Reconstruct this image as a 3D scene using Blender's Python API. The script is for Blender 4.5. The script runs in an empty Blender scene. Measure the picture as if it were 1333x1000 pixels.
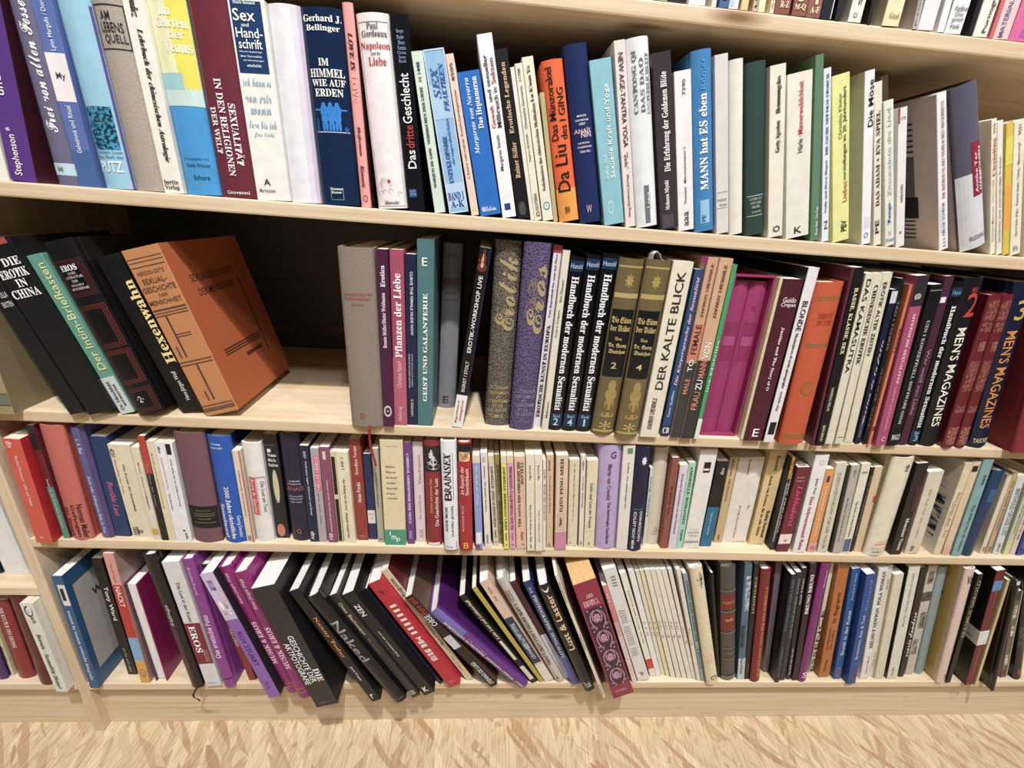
import bpy, bmesh, math, random
from mathutils import Vector, Matrix, Euler
S = bpy.context.scene
C = S.collection

# ------------------------------------------------------------------ camera
CAM = [0.0, -0.61237, 1.00769]
PITCH, ROLL, YAW = [0.366312, 0.07587, -0.079437]
FOCAL_PX = 580.0
cd = bpy.data.cameras.new('camera'); cam = bpy.data.objects.new('camera', cd); C.objects.link(cam)
cd.sensor_fit = 'HORIZONTAL'; cd.sensor_width = 36.0; cd.lens = FOCAL_PX / 1333.0 * 36.0
cd.clip_start = 0.01
cy, sy = math.cos(YAW), math.sin(YAW)
_r = Vector((cy, sy, 0)); _f0 = Vector((-sy, cy, 0)); _u0 = Vector((0, 0, 1))
_f = _f0 * math.cos(PITCH) - _u0 * math.sin(PITCH); _u = _u0 * math.cos(PITCH) + _f0 * math.sin(PITCH)
_rr = _r * math.cos(ROLL) + _u * math.sin(ROLL); _uu = _u * math.cos(ROLL) - _r * math.sin(ROLL)
M = Matrix((_rr, _uu, -_f)).transposed().to_4x4(); M.translation = Vector(CAM)
cam.matrix_world = M
S.camera = cam

# ------------------------------------------------------------------ world, lamps, exposure
W = bpy.data.worlds.new('world'); S.world = W; W.use_nodes = True
bg = W.node_tree.nodes['Background']; bg.inputs[0].default_value = (0.95, 0.98, 1.0, 1); bg.inputs[1].default_value = 0.13
def lamp(name, loc, target, power, size, col=(1, 0.93, 0.84)):
    l = bpy.data.lights.new(name, 'AREA'); l.shape = 'DISK'; l.size = size; l.energy = power; l.color = col
    o = bpy.data.objects.new(name, l); C.objects.link(o); o.location = loc
    o.rotation_euler = (Vector(target) - Vector(loc)).to_track_quat('-Z', 'Y').to_euler()
    return o
LW = (1, 0.995, 0.98)
lamp('ceiling_or_fill_lamp', (0.2, -1.5, 4.0), (0.15, 0, 0.5), 190, 0.12, LW)
lamp('ceiling_or_fill_lamp', (-1.9, -1.9, 4.4), (-0.5, 0, 0.6), 38, 0.16, LW)
lamp('ceiling_or_fill_lamp', (2.3, -1.9, 4.4), (0.9, 0, 0.6), 50, 0.16, LW)
lamp('ceiling_or_fill_lamp', (0.7, -2.6, 4.4), (0.4, 0, 0.4), 62, 0.4, (0.98, 0.99, 1))  # soft fill added to brighten the lower rows; no such lamp is known
S.view_settings.view_transform = 'Standard'; S.view_settings.look = 'None'
S.view_settings.gamma = 1; S.view_settings.use_curve_mapping = False
S.view_settings.exposure = -0.3

# ------------------------------------------------------------------ helpers
def lin(h):
    if len(h) == 3: h = ''.join(c * 2 for c in h)
    v = [int(h[i:i + 2], 16) / 255 for i in (0, 2, 4)]
    return tuple(c / 12.92 if c <= .04045 else ((c + .055) / 1.055) ** 2.4 for c in v) + (1,)
MATS = {}
def mat(h, rough=.4, kind=''):
    key = (h, round(rough, 2), kind)
    if key in MATS: return MATS[key]
    m = bpy.data.materials.new('print_' + h); m.use_nodes = True
    nt = m.node_tree; b = nt.nodes['Principled BSDF']
    col = lin(h); grey = .3 * col[0] + .59 * col[1] + .11 * col[2]; col = tuple(grey + (c - grey) * .9 for c in col[:3]) + (1,)   # inks are a little duller than the codes
    b.inputs['Base Color'].default_value = col; b.inputs['Roughness'].default_value = rough
    b.inputs['Specular IOR Level'].default_value = .4
    tc = nt.nodes.new('ShaderNodeTexCoord')
    def noise(scale, detail=3, vec=None):
        n = nt.nodes.new('ShaderNodeTexNoise'); n.inputs['Scale'].default_value = scale; n.inputs['Detail'].default_value = detail
        nt.links.new(vec or tc.outputs['Object'], n.inputs['Vector']); return n
    def ramp(fac, a, c, p0=.35, p1=.65):
        r = nt.nodes.new('ShaderNodeValToRGB'); r.color_ramp.elements[0].position = p0; r.color_ramp.elements[1].position = p1
        r.color_ramp.elements[0].color = a; r.color_ramp.elements[1].color = c
        nt.links.new(fac, r.inputs[0]); return r
    def sc(k): return tuple(min(1, c * k) for c in col[:3]) + (1,)
    def bump(h_, s, d=.001):
        bp = nt.nodes.new('ShaderNodeBump'); bp.inputs['Strength'].default_value = s; bp.inputs['Distance'].default_value = d
        nt.links.new(h_, bp.inputs['Height']); nt.links.new(bp.outputs[0], b.inputs['Normal'])
    if kind == 'cloth':
        mp = nt.nodes.new('ShaderNodeMapping'); mp.inputs['Scale'].default_value = (1, 1, 5); nt.links.new(tc.outputs['Object'], mp.inputs[0])
        n = noise(420, 2, mp.outputs[0]); r = ramp(n.outputs['Fac'], sc(.82), sc(1.12)); nt.links.new(r.outputs[0], b.inputs['Base Color']); bump(n.outputs['Fac'], .35)
    elif kind == 'leather':
        v = nt.nodes.new('ShaderNodeTexVoronoi'); v.feature = 'DISTANCE_TO_EDGE'; v.inputs['Scale'].default_value = 210
        nt.links.new(tc.outputs['Object'], v.inputs['Vector'])
        r = ramp(v.outputs['Distance'], sc(1.9), sc(.8), .0, .12); nt.links.new(r.outputs[0], b.inputs['Base Color']); bump(v.outputs['Distance'], .8, .002)
    elif kind == 'pages':
        mp = nt.nodes.new('ShaderNodeMapping'); mp.inputs['Scale'].default_value = (2600, 30, 30); nt.links.new(tc.outputs['Object'], mp.inputs[0])
        n = noise(1, 2, mp.outputs[0]); r = ramp(n.outputs['Fac'], sc(.72), sc(1.05)); nt.links.new(r.outputs[0], b.inputs['Base Color'])
    elif kind == 'picture':
        n = noise(95, 4); r = ramp(n.outputs['Fac'], sc(.25), sc(1.5), .38, .62); nt.links.new(r.outputs[0], b.inputs['Base Color'])
    elif kind == 'engraving':
        n = noise(260, 5); r = ramp(n.outputs['Fac'], sc(.35), sc(3.2), .44, .58); nt.links.new(r.outputs[0], b.inputs['Base Color'])
    elif kind == 'damask':
        w = nt.nodes.new('ShaderNodeTexWave'); w.inputs['Scale'].default_value = 26; w.inputs['Distortion'].default_value = 9; w.inputs['Detail'].default_value = 2
        w.inputs['Detail Scale'].default_value = 22 / 26
        nt.links.new(tc.outputs['Object'], w.inputs['Vector'])
        r = ramp(w.outputs['Fac'], col, lin('c98fb0'), .42, .55); nt.links.new(r.outputs[0], b.inputs['Base Color'])
    elif kind == 'ornament':
        n = noise(330, 3); r = ramp(n.outputs['Fac'], sc(.45), sc(1.25), .44, .56); nt.links.new(r.outputs[0], b.inputs['Base Color'])
    elif kind == 'streak':
        mp = nt.nodes.new('ShaderNodeMapping'); mp.inputs['Scale'].default_value = (10, 22, 110); mp.inputs['Rotation'].default_value = (.5, 0, 0)
        nt.links.new(tc.outputs['Object'], mp.inputs[0])
        n = noise(1, 3, mp.outputs[0]); r = ramp(n.outputs['Fac'], lin('16161c'), lin('cfcabf'), .4, .56)
        e = r.color_ramp.elements.new(.46); e.color = lin('5a7aa4'); e = r.color_ramp.elements.new(.5); e.color = lin('c9b27a')
        nt.links.new(r.outputs[0], b.inputs['Base Color'])
    else:
        n = noise(60, 3); r = ramp(n.outputs['Fac'], sc(.94), sc(1.04)); nt.links.new(r.outputs[0], b.inputs['Base Color'])
    MATS[key] = m
    return m
def link(name, bm_or_me, mats, parent=None):
    if isinstance(bm_or_me, bmesh.types.BMesh):
        me = bpy.data.meshes.new(name); bm_or_me.to_mesh(me); bm_or_me.free()
    else: me = bm_or_me
    for m in mats: me.materials.append(m)
    o = bpy.data.objects.new(name, me); C.objects.link(o)
    if parent: o.parent = parent
    return o
def box(bm, x0, x1, y0, y1, z0, z1, mi=0, bev=0):
    vs = [bm.verts.new((x, y, z)) for z in (z0, z1) for y in (y0, y1) for x in (x0, x1)]
    fs = [bm.faces.new([vs[k] for k in q]) for q in ((0, 2, 3, 1), (4, 5, 7, 6), (0, 1, 5, 4), (2, 6, 7, 3), (0, 4, 6, 2), (1, 3, 7, 5))]
    for f in fs: f.material_index = mi
    if bev:
        es = list({e for f in fs for e in f.edges})
        bmesh.ops.bevel(bm, geom=es, offset=bev, segments=2, affect='EDGES', profile=.6)
def empty(name, loc, rot=(0, 0, 0)):
    o = bpy.data.objects.new(name, None); o.empty_display_size = .02; C.objects.link(o); o.location = loc; o.rotation_euler = rot; return o

# ------------------------------------------------------------------ room and bookcase materials
def pine(name, axis, base='dbc7ab', dark='cbb18e'):
    m = bpy.data.materials.new(name); m.use_nodes = True; nt = m.node_tree; b = nt.nodes['Principled BSDF']
    tc = nt.nodes.new('ShaderNodeTexCoord'); mp = nt.nodes.new('ShaderNodeMapping')
    s = [9, 22, 60]; 
    if axis == 'x': s = [1.6, 26, 60]
    if axis == 'z': s = [60, 26, 1.6]
    mp.inputs['Scale'].default_value = s; nt.links.new(tc.outputs['Object'], mp.inputs[0])
    n = nt.nodes.new('ShaderNodeTexNoise'); n.inputs['Scale'].default_value = 1.6; n.inputs['Detail'].default_value = 5; n.inputs['Distortion'].default_value = 1.2
    nt.links.new(mp.outputs[0], n.inputs['Vector'])
    r = nt.nodes.new('ShaderNodeValToRGB'); nt.links.new(n.outputs['Fac'], r.inputs[0])
    r.color_ramp.elements[0].position = .3; r.color_ramp.elements[0].color = lin(dark)
    r.color_ramp.elements[1].position = .62; r.color_ramp.elements[1].color = lin(base)
    mp2 = nt.nodes.new('ShaderNodeMapping'); mp2.inputs['Scale'].default_value = {'x': (3.2, 11, 13), 'z': (13, 11, 3.2)}[axis]
    nt.links.new(tc.outputs['Object'], mp2.inputs[0])
    v = nt.nodes.new('ShaderNodeTexVoronoi'); v.inputs['Scale'].default_value = 1.0; nt.links.new(mp2.outputs[0], v.inputs['Vector'])
    kr = nt.nodes.new('ShaderNodeValToRGB'); nt.links.new(v.outputs['Distance'], kr.inputs[0])
    kr.color_ramp.elements[0].position = .03; kr.color_ramp.elements[0].color = (1, 1, 1, 1)
    kr.color_ramp.elements[1].position = .14; kr.color_ramp.elements[1].color = (0, 0, 0, 1)
    mx = nt.nodes.new('ShaderNodeMixRGB'); mx.inputs[2].default_value = lin('86603c')
    nt.links.new(kr.outputs[0], mx.inputs[0]); nt.links.new(r.outputs[0], mx.inputs[1]); nt.links.new(mx.outputs[0], b.inputs['Base Color'])
    b.inputs['Roughness'].default_value = .55
    bp = nt.nodes.new('ShaderNodeBump'); bp.inputs['Strength'].default_value = .12; bp.inputs['Distance'].default_value = .002
    nt.links.new(n.outputs['Fac'], bp.inputs['Height']); nt.links.new(bp.outputs[0], b.inputs['Normal'])
    return m
PX = pine('pine_boards', 'x'); PZ = pine('pine_upright', 'z', 'dcc9ad', 'c8ad89')
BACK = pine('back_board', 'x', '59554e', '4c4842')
def osb():
    m = bpy.data.materials.new('osb_boards'); m.use_nodes = True; nt = m.node_tree; b = nt.nodes['Principled BSDF']
    tc = nt.nodes.new('ShaderNodeTexCoord'); cols = []
    pal = [('b09473', 'c9b595'), ('b99e7c', 'd0be9f'), ('a98968', 'c6b092')]
    masks = []
    for k, (ang, (c0, c1)) in enumerate(zip((-1.1, -1.75, -2.3), pal)):
        mr = nt.nodes.new('ShaderNodeMapping'); mr.inputs['Rotation'].default_value = (0, 0, ang)
        mp = nt.nodes.new('ShaderNodeMapping'); mp.inputs['Scale'].default_value = (11, 90, 1); mp.inputs['Location'].default_value = (k * 3.1, k * 1.7, 0)
        nt.links.new(mr.outputs[0], mp.inputs[0])
        nz = nt.nodes.new('ShaderNodeTexNoise'); nz.inputs['Scale'].default_value = 7; nt.links.new(tc.outputs['Object'], nz.inputs['Vector'])
        ad = nt.nodes.new('ShaderNodeMixRGB'); ad.blend_type = 'ADD'; ad.inputs[0].default_value = .03
        nt.links.new(tc.outputs['Object'], ad.inputs[1]); nt.links.new(nz.outputs['Color'], ad.inputs[2]); nt.links.new(ad.outputs[0], mr.inputs[0])
        v = nt.nodes.new('ShaderNodeTexVoronoi'); v.inputs['Scale'].default_value = 1; v.inputs['Randomness'].default_value = 1; nt.links.new(mp.outputs[0], v.inputs['Vector'])
        sp = nt.nodes.new('ShaderNodeSeparateColor'); nt.links.new(v.outputs['Color'], sp.inputs[0])
        r = nt.nodes.new('ShaderNodeValToRGB'); r.color_ramp.elements[0].color = lin(c0); r.color_ramp.elements[1].color = lin(c1)
        r.color_ramp.elements[0].position = .0; r.color_ramp.elements[1].position = .55
        nt.links.new(sp.outputs[0], r.inputs[0]); cols.append(r.outputs[0]); masks.append(sp.outputs[1])
    prev = cols[0]
    for k in (1, 2):
        gt = nt.nodes.new('ShaderNodeMath'); gt.operation = 'GREATER_THAN'; gt.inputs[1].default_value = .55; nt.links.new(masks[k], gt.inputs[0])
        mx = nt.nodes.new('ShaderNodeMixRGB'); nt.links.new(gt.outputs[0], mx.inputs[0]); nt.links.new(prev, mx.inputs[1]); nt.links.new(cols[k], mx.inputs[2]); prev = mx.outputs[0]
    mp = nt.nodes.new('ShaderNodeMapping'); mp.inputs['Scale'].default_value = (22, 300, 1); mr = nt.nodes.new('ShaderNodeMapping'); mr.inputs['Rotation'].default_value = (0, 0, -1.5); nt.links.new(tc.outputs['Object'], mr.inputs[0]); nt.links.new(mr.outputs[0], mp.inputs[0])
    fn = nt.nodes.new('ShaderNodeTexNoise'); fn.inputs['Scale'].default_value = 1; fn.inputs['Detail'].default_value = 4; nt.links.new(mp.outputs[0], fn.inputs['Vector'])
    fr = nt.nodes.new('ShaderNodeValToRGB'); fr.color_ramp.elements[0].position = .34; fr.color_ramp.elements[0].color = (.78, .7, .6, 1); fr.color_ramp.elements[1].position = .56; fr.color_ramp.elements[1].color = (1, 1, 1, 1)
    nt.links.new(fn.outputs['Fac'], fr.inputs[0])
    mu = nt.nodes.new('ShaderNodeMixRGB'); mu.blend_type = 'MULTIPLY'; mu.inputs[0].default_value = 1; nt.links.new(prev, mu.inputs[1]); nt.links.new(fr.outputs[0], mu.inputs[2])
    nt.links.new(mu.outputs[0], b.inputs['Base Color']); b.inputs['Roughness'].default_value = .5
    return m
Z0, Z1, Z2, Z3, Z4 = [1.2411, 1.0002, 0.6966, 0.4686, 0.133]
T = .0176; XU = -.7037; XR = 1.42; XL = -1.75; DEP = .364
ZT = 1.56
def struct(name, bm, m):
    o = link(name, bm, [m]); o['kind'] = 'structure'; return o
bm = bmesh.new(); box(bm, -2.6, 2.4, -3.2, .45, -.03, 0); struct('floor', bm, osb())
bm = bmesh.new(); box(bm, -2.6, 2.4, .385, .45, 0, 2.9); struct('wall_back', bm, mat('d8d2c8', .8))

def board(name, x0, x1, z1, par, y0=0, y1=DEP, m=PX):
    bm = bmesh.new(); box(bm, x0, x1, y0, y1, z1 - T, z1, bev=.0022); return link(name, bm, [m], par)
case = empty('bookcase', (0, 0, 0)); case['label'] = 'pale pine bookcase filled with books, five shelves above a plinth'; case['category'] = 'bookcase'
for zz in (ZT, Z0, Z1, Z2, Z3, Z4): board('shelf', XU + .0002, XR - .0002, zz, case)
for x in (XU - T, XR):
    bm = bmesh.new(); box(bm, x, x + T, 0, DEP, 0, ZT, bev=.0015); link('side_panel', bm, [PZ], case)
bm = bmesh.new(); box(bm, XU + .0002, XR - .0002, .016, .034, 0, Z4 - T - .0003); link('plinth', bm, [PX], case)
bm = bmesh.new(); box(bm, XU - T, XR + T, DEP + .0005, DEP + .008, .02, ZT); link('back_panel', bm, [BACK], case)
case2 = empty('bookcase', (XL, 0, 0)); case2['label'] = 'neighbouring pine bookcase bay cut off by the left picture edge'; case2['category'] = 'bookcase'
def lb(name, x0, x1, y0, y1, z0, z1, m, bev=.002):
    bm = bmesh.new(); box(bm, x0 - XL, x1 - XL, y0, y1, z0, z1, bev=bev); return link(name, bm, [m], case2)
XE = XU - T - .0004
for zz in (ZT, .95, .64, .366, .1335): lb('shelf', XL + T, XE, 0, DEP, zz - T, zz, PX)
lb('side_panel', XL, XL + T - .0003, 0, DEP, 0, ZT, PZ)
lb('plinth', XL + T, XE, .016, .034, 0, .1335 - T - .0003, PX, 0)
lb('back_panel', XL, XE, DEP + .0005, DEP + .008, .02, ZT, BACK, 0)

# ------------------------------------------------------------------ books
TEXT = {}
def glyphs(s):
    return TEXT[s]
def set_type(strings):
    """outline every string once with the built-in font"""
    made = []
    for s in strings:
        cu = bpy.data.curves.new('lettering', 'FONT'); cu.body = s; cu.resolution_u = 2; cu.offset = .008
        o = bpy.data.objects.new('lettering', cu); C.objects.link(o); made.append((s, o, cu))
    dg = bpy.context.evaluated_depsgraph_get(); dg.update()
    for s, o, cu in made:
        ev = o.evaluated_get(dg); me = ev.to_mesh()
        vs = [(v.co.x, v.co.y) for v in me.vertices]; fs = [tuple(p.vertices) for p in me.polygons]
        ev.to_mesh_clear()
        xs = [v[0] for v in vs] or [0, 1]; ys = [v[1] for v in vs] or [0, 1]
        x0, x1, y0, y1 = min(xs), max(xs), min(ys), max(ys)
        vs = [((a - x0) / max(x1 - x0, 1e-6), (c - y0) / max(y1 - y0, 1e-6)) for a, c in vs]
        TEXT[s] = (vs, fs, (x1 - x0) / max(y1 - y0, 1e-6))
    for s, o, cu in made: bpy.data.objects.remove(o); bpy.data.curves.remove(cu)

def style(s_, k):
    """letter style: serif, italic, script or gothic (letters of the built-in fonts)"""
    if not k: return s_
    up, lo = {'serif': (0x1D400, 0x1D41A), 'italic': (0x1D468, 0x1D482), 'script': (0x1D4D0, 0x1D4EA), 'gothic': (0x1D56C, 0x1D586)}[k]
    return ''.join(chr(up + ord(c) - 65) if 'A' <= c <= 'Z' else chr(lo + ord(c) - 97) if 'a' <= c <= 'z' else c for c in s_)

class Printer:
    """collects flat printed shapes on a spine; (v,u) -> point on the curved spine surface"""
    def __init__(s, w, h, bulge): s.w, s.h, s.b = w, h, bulge; s.bm = bmesh.new(); s.m = []; s.k = 0
    def pt(s, v, u, e):
        vv = min(max(v, 0), 1); return ((v - .5) * s.w, s.b * (2 * vv - 1) ** 2 - e, u * s.h)
    def mi(s, m):
        if m not in s.m: s.m.append(m)
        return s.m.index(m)
    def poly(s, pts, m, e):
        i = s.mi(m)
        f = s.bm.faces.new([s.bm.verts.new(s.pt(v, u, e)) for v, u in pts]); f.material_index = i
    def rect(s, u0, u1, v0, v1, m, e, n=0):
        n = n or (8 if s.b > 0 else 1)
        for k in range(n):
            a, c = v0 + (v1 - v0) * k / n, v0 + (v1 - v0) * (k + 1) / n
            s.poly([(a, u0), (c, u0), (c, u1), (a, u1)], m, e)
    def frame(s, u0, u1, v0, v1, m, e, tk=.0007):
        tu, tv = tk / s.h, tk / s.w
        s.rect(u0, u0 + tu, v0, v1, m, e); s.rect(u1 - tu, u1, v0, v1, m, e)
        s.rect(u0, u1, v0, v0 + tv, m, e, 1); s.rect(u0, u1, v1 - tv, v1, m, e, 1)
    def disc(s, u0, u1, v0, v1, m, e, n=20, pet=0, inner=.45):
        cu, cv, ru, rv = (u0 + u1) / 2, (v0 + v1) / 2, (u1 - u0) / 2, (v1 - v0) / 2
        pts = []
        for k in range(n):
            a = 2 * math.pi * k / n; r = 1 if not pet else (1 if k % 2 == 0 else inner)
            pts.append((cv + rv * r * math.cos(a), cu + ru * r * math.sin(a)))
        for k in range(n): s.poly([(cv, cu), pts[k], pts[(k + 1) % n]], m, e)
    def ribbon(s, pts, wd, m, e):
        # pts in metres on the spine plane (x from centre, z)
        for (x0, z0), (x1, z1) in zip(pts, pts[1:]):
            dx, dz = x1 - x0, z1 - z0; l = math.hypot(dx, dz) or 1e-6; nx, nz = -dz / l * wd / 2, dx / l * wd / 2
            f = [(x0 + nx, z0 + nz), (x0 - nx, z0 - nz), (x1 - nx, z1 - nz), (x1 + nx, z1 + nz)]
            s.poly([(x / s.w + .5, z / s.h) for x, z in f], m, e)
    def text(s, t, o, u0, u1, v0, v1, m, e):
        vs, fs, asp = glyphs(t); i = s.mi(m); out = []
        if o == 'H':                                # never stretch short words far beyond their own width
            bw, bh = (v1 - v0) * s.w, (u1 - u0) * s.h
            if bw > 1.35 * asp * bh: c0, nw = (v0 + v1) / 2, 1.35 * asp * bh / s.w; v0, v1 = c0 - nw / 2, c0 + nw / 2
        tb = bmesh.new(); fl = []
        for a, c in vs:
            if o == 'U': u, v = u0 + (u1 - u0) * a, v1 - (v1 - v0) * c
            elif o == 'D': u, v = u1 - (u1 - u0) * a, v0 + (v1 - v0) * c
            else: u, v = u0 + (u1 - u0) * c, v0 + (v1 - v0) * a
            fl.append(tb.verts.new((v, u, 0)))
        for f in fs:
            try: tb.faces.new([fl[k] for k in f])
            except ValueError: pass
        if s.b > 0:                                 # cut the letters into strips so that they follow the round spine
            for k in range(1, 16):
                if v0 < k / 16 < v1: bmesh.ops.bisect_plane(tb, geom=tb.verts[:] + tb.edges[:] + tb.faces[:], plane_co=(k / 16, 0, 0), plane_no=(1, 0, 0))
        mp = {v: s.bm.verts.new(s.pt(v.co.x, v.co.y, e)) for v in tb.verts}
        for f in tb.faces:
            try: g = s.bm.faces.new([mp[v] for v in f.verts]); g.material_index = i
            except ValueError: pass
        tb.free()
    def done(s, name, par):
        if not s.bm.faces: s.bm.free(); return None
        bmesh.ops.recalc_face_normals(s.bm, faces=s.bm.faces)
        return link(name, s.bm, s.m, par)

def profile(bm, pts, z0, z1, mis):
    n = len(pts); lo = [bm.verts.new((x, y, z0)) for x, y in pts]; hi = [bm.verts.new((x, y, z1)) for x, y in pts]
    for k in range(n):
        f = bm.faces.new((lo[k], lo[(k + 1) % n], hi[(k + 1) % n], hi[k])); f.material_index = mis[k]
    return lo, hi
def ubody(bm, outer, inner, z0, z1, side):
    """U-shaped shell: outer and inner outlines of equal length"""
    n = len(outer)
    O = [[bm.verts.new((x, y, z)) for x, y in outer] for z in (z0, z1)]
    I = [[bm.verts.new((x, y, z)) for x, y in inner] for z in (z0, z1)]
    for k in range(n - 1):
        a = bm.faces.new((O[0][k], O[0][k + 1], O[1][k + 1], O[1][k]))
        dx, dy = outer[k + 1][0] - outer[k][0], outer[k + 1][1] - outer[k][1]
        sd = abs(dy) > abs(dx) * 2.2 and max(outer[k][1], outer[k + 1][1]) > .012
        a.material_index = 1 if sd else 0; a.smooth = not sd and side
        bm.faces.new((I[0][k + 1], I[0][k], I[1][k], I[1][k + 1]))
        bm.faces.new((O[0][k + 1], O[0][k], I[0][k], I[0][k + 1]))
        bm.faces.new((O[1][k], O[1][k + 1], I[1][k + 1], I[1][k]))
    bm.faces.new((O[0][0], O[1][0], I[1][0], I[0][0])); bm.faces.new((O[0][-1], I[0][-1], I[1][-1], O[1][-1]))
    bmesh.ops.recalc_face_normals(bm, faces=bm.faces)
    for e in bm.edges: e.smooth = all(f.smooth for f in e.link_faces)

def side_print(root, name, d, w, h, side, items, m_extra=None):
    """print on a visible front or back cover; items: ('rect',y0,y1,z0,z1,mat) or ('text',str,y0,y1,z0,z1,mat)"""
    bm = bmesh.new(); ms = []; X = side * (w / 2 + .0003)
    for q, it in enumerate(items):
        m = it[-1]
        if m not in ms: ms.append(m)
        e = X + side * .00006 * q
        if it[0] == 'rect':
            _, y0, y1, z0, z1, _m = it
            f = bm.faces.new([bm.verts.new((e, y, z)) for y, z in ((y0, z0), (y1, z0), (y1, z1), (y0, z1))]); f.material_index = ms.index(m)
        elif it[0] == 'disc':
            _, y0, y1, z0, z1, _m = it; n = 28; ang = [2 * math.pi * k / n for k in range(n)]
            f = bm.faces.new([bm.verts.new((e, (y0 + y1) / 2 + (y1 - y0) / 2 * math.cos(a), (z0 + z1) / 2 + (z1 - z0) / 2 * math.sin(a))) for a in ang]); f.material_index = ms.index(m)
        else:
            _, s_, y0, y1, z0, z1, _m = it; vs, fs, _a = glyphs(s_)
            out = [bm.verts.new((e, (y0 + (y1 - y0) * a) if side > 0 else (y1 - (y1 - y0) * a), z0 + (z1 - z0) * c)) for a, c in vs]
            for f in fs:
                try: g = bm.faces.new([out[k] for k in f]); g.material_index = ms.index(m)
                except ValueError: pass
    return link(name, bm, ms, root)

def make_book(rec):
    row, x, y, z, th, ps, w, h, d, r, col, label, group, texts, patches, ex = rec
    rng = random.Random(label)
    slip = 'slip' in ex
    root = empty('slipcase' if slip else 'book', (x, y, z), (0, th, ps))
    root['label'] = label; root['category'] = 'slipcase' if slip else 'book'; root['group'] = group
    L = label
    rough = .7 if any(k in L for k in ('cloth', 'linen')) else .45 if 'leather' in L else .16 if any(k in L for k in ('glossy', 'shiny')) else (.3 if r and sum(lin(col)[:3]) < .5 else .4)
    kind = 'leather' if 'leather' in ex else 'cloth' if any(k in L for k in ('cloth', 'linen')) else ''
    cm = mat(col, rough, kind); sm = mat(ex.get('side', col), rough, '' if 'side' in ex and kind != 'cloth' else kind)
    pgc = ex.get('pages') or rng.choice(['ece6d6', 'e4dac0', 'efeadf', 'ddd0b2', 'e8e0cc'])
    if row == 'R4' and 'pages' not in ex: pgc = rng.choice(['f0eee8', 'ebe8e0', 'f2f0ec'])
    pm = mat(pgc, .8, 'pages')
    if slip:
        t = .0026; bm = bmesh.new()
        box(bm, -w / 2, -w / 2 + t, 0, d, 0, h); box(bm, w / 2 - t, w / 2, 0, d, 0, h)
        box(bm, -w / 2 + t, w / 2 - t, 0, d, 0, t); box(bm, -w / 2 + t, w / 2 - t, 0, d, h - t, h); box(bm, -w / 2 + t, w / 2 - t, d - t, d, t, h - t)
        link('case_shell', bm, [cm], root); return root
    bm = bmesh.new()
    if 'fore' in ex:
        t = .0022
        box(bm, -w / 2, -w / 2 + t, 0, d, 0, h, 1, .0006); box(bm, w / 2 - t, w / 2, 0, d, 0, h, 0, .0006); box(bm, -w / 2 + t, w / 2 - t, d - t, d, 0, h, 1)
        link('cover', bm, [mat(col, .35), mat('17151a', .3)], root)
        bm = bmesh.new(); box(bm, -w / 2 + t, w / 2 - t, .004, d - t, .003, h - .003); link('page_block', bm, [pm], root)
        return root
    if r:
        t = .0021 if w > .012 else .0012
        bl = min(.16 * w, .0055); ov = .003
        n = 10
        arc = [(-w / 2 + w * k / n, bl * (2 * k / n - 1) ** 2) for k in range(n + 1)]
        arci = [(a * (w - 2 * t) / w, c + t * .8) for a, c in arc]
        g = .0009
        outer = [(-w / 2, d), (-w / 2, bl + .011), (-w / 2 + g, bl + .008), (-w / 2 + g, bl + .005), (-w / 2, bl + .0025)] + arc + [(w / 2, bl + .0025), (w / 2 - g, bl + .005), (w / 2 - g, bl + .008), (w / 2, bl + .011), (w / 2, d)]
        inner = [(-w / 2 + t, d), (-w / 2 + t, bl + .011), (-w / 2 + t + g, bl + .008), (-w / 2 + t + g, bl + .005), (-w / 2 + t, bl + .0035)] + arci + [(w / 2 - t, bl + .0035), (w / 2 - t - g, bl + .005), (w / 2 - t - g, bl + .008), (w / 2 - t, bl + .011), (w / 2 - t, d)]
        ubody(bm, outer, inner, 0, h, True)
        pb = (-w / 2 + t + .0001, w / 2 - t - .0001, bl + .003, d - ov, ov, h - ov)
    else:
        t = .0005; bl = 0; c_ = min(.0009, w * .12)
        outer = [(-w / 2, d), (-w / 2, c_), (-w / 2 + c_ * .3, c_ * .3), (-w / 2 + c_, 0), (w / 2 - c_, 0), (w / 2 - c_ * .3, c_ * .3), (w / 2, c_), (w / 2, d)]
        inner = [(-w / 2 + t, d), (-w / 2 + t, c_ + t), (-w / 2 + c_ * .3 + t, c_ * .3 + t), (-w / 2 + c_ + t * .3, t), (w / 2 - c_ - t * .3, t), (w / 2 - c_ * .3 - t, c_ * .3 + t), (w / 2 - t, c_ + t), (w / 2 - t, d)]
        ubody(bm, outer, inner, 0, h, False)
        pb = (-w / 2 + t + .0001, w / 2 - t - .0001, .002, d - .0006, .0004, h - .0006)
    link('cover', bm, [cm, sm], root)
    bm = bmesh.new(); box(bm, *pb); link('page_block', bm, [pm], root)
    # ---- spine print: panels, bands, pictures, marks
    e = .00016
    PN = {'': 'label_panel', 'line': 'printed_rule', 'picture': 'printed_picture', 'engraving': 'printed_picture', 'damask': 'ornament_panel', 'ornament': 'ornament_panel', 'frame': 'printed_frame', 'frames': 'printed_frame', 'oval': 'oval_emblem', 'oval_ring': 'oval_emblem', 'bird': 'bird_emblem', 'band': 'gold_band', 'stripe': 'printed_stripe', 'lips': 'lip_mark', 'spiral': 'spiral_mark', 'flower': 'flower_mark', 'figure': 'printed_figure', 'limb': 'printed_limb', 'sketch': 'printed_sketch', 'seal': 'seal_mark', 'pale_band': 'color_band'}
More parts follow.
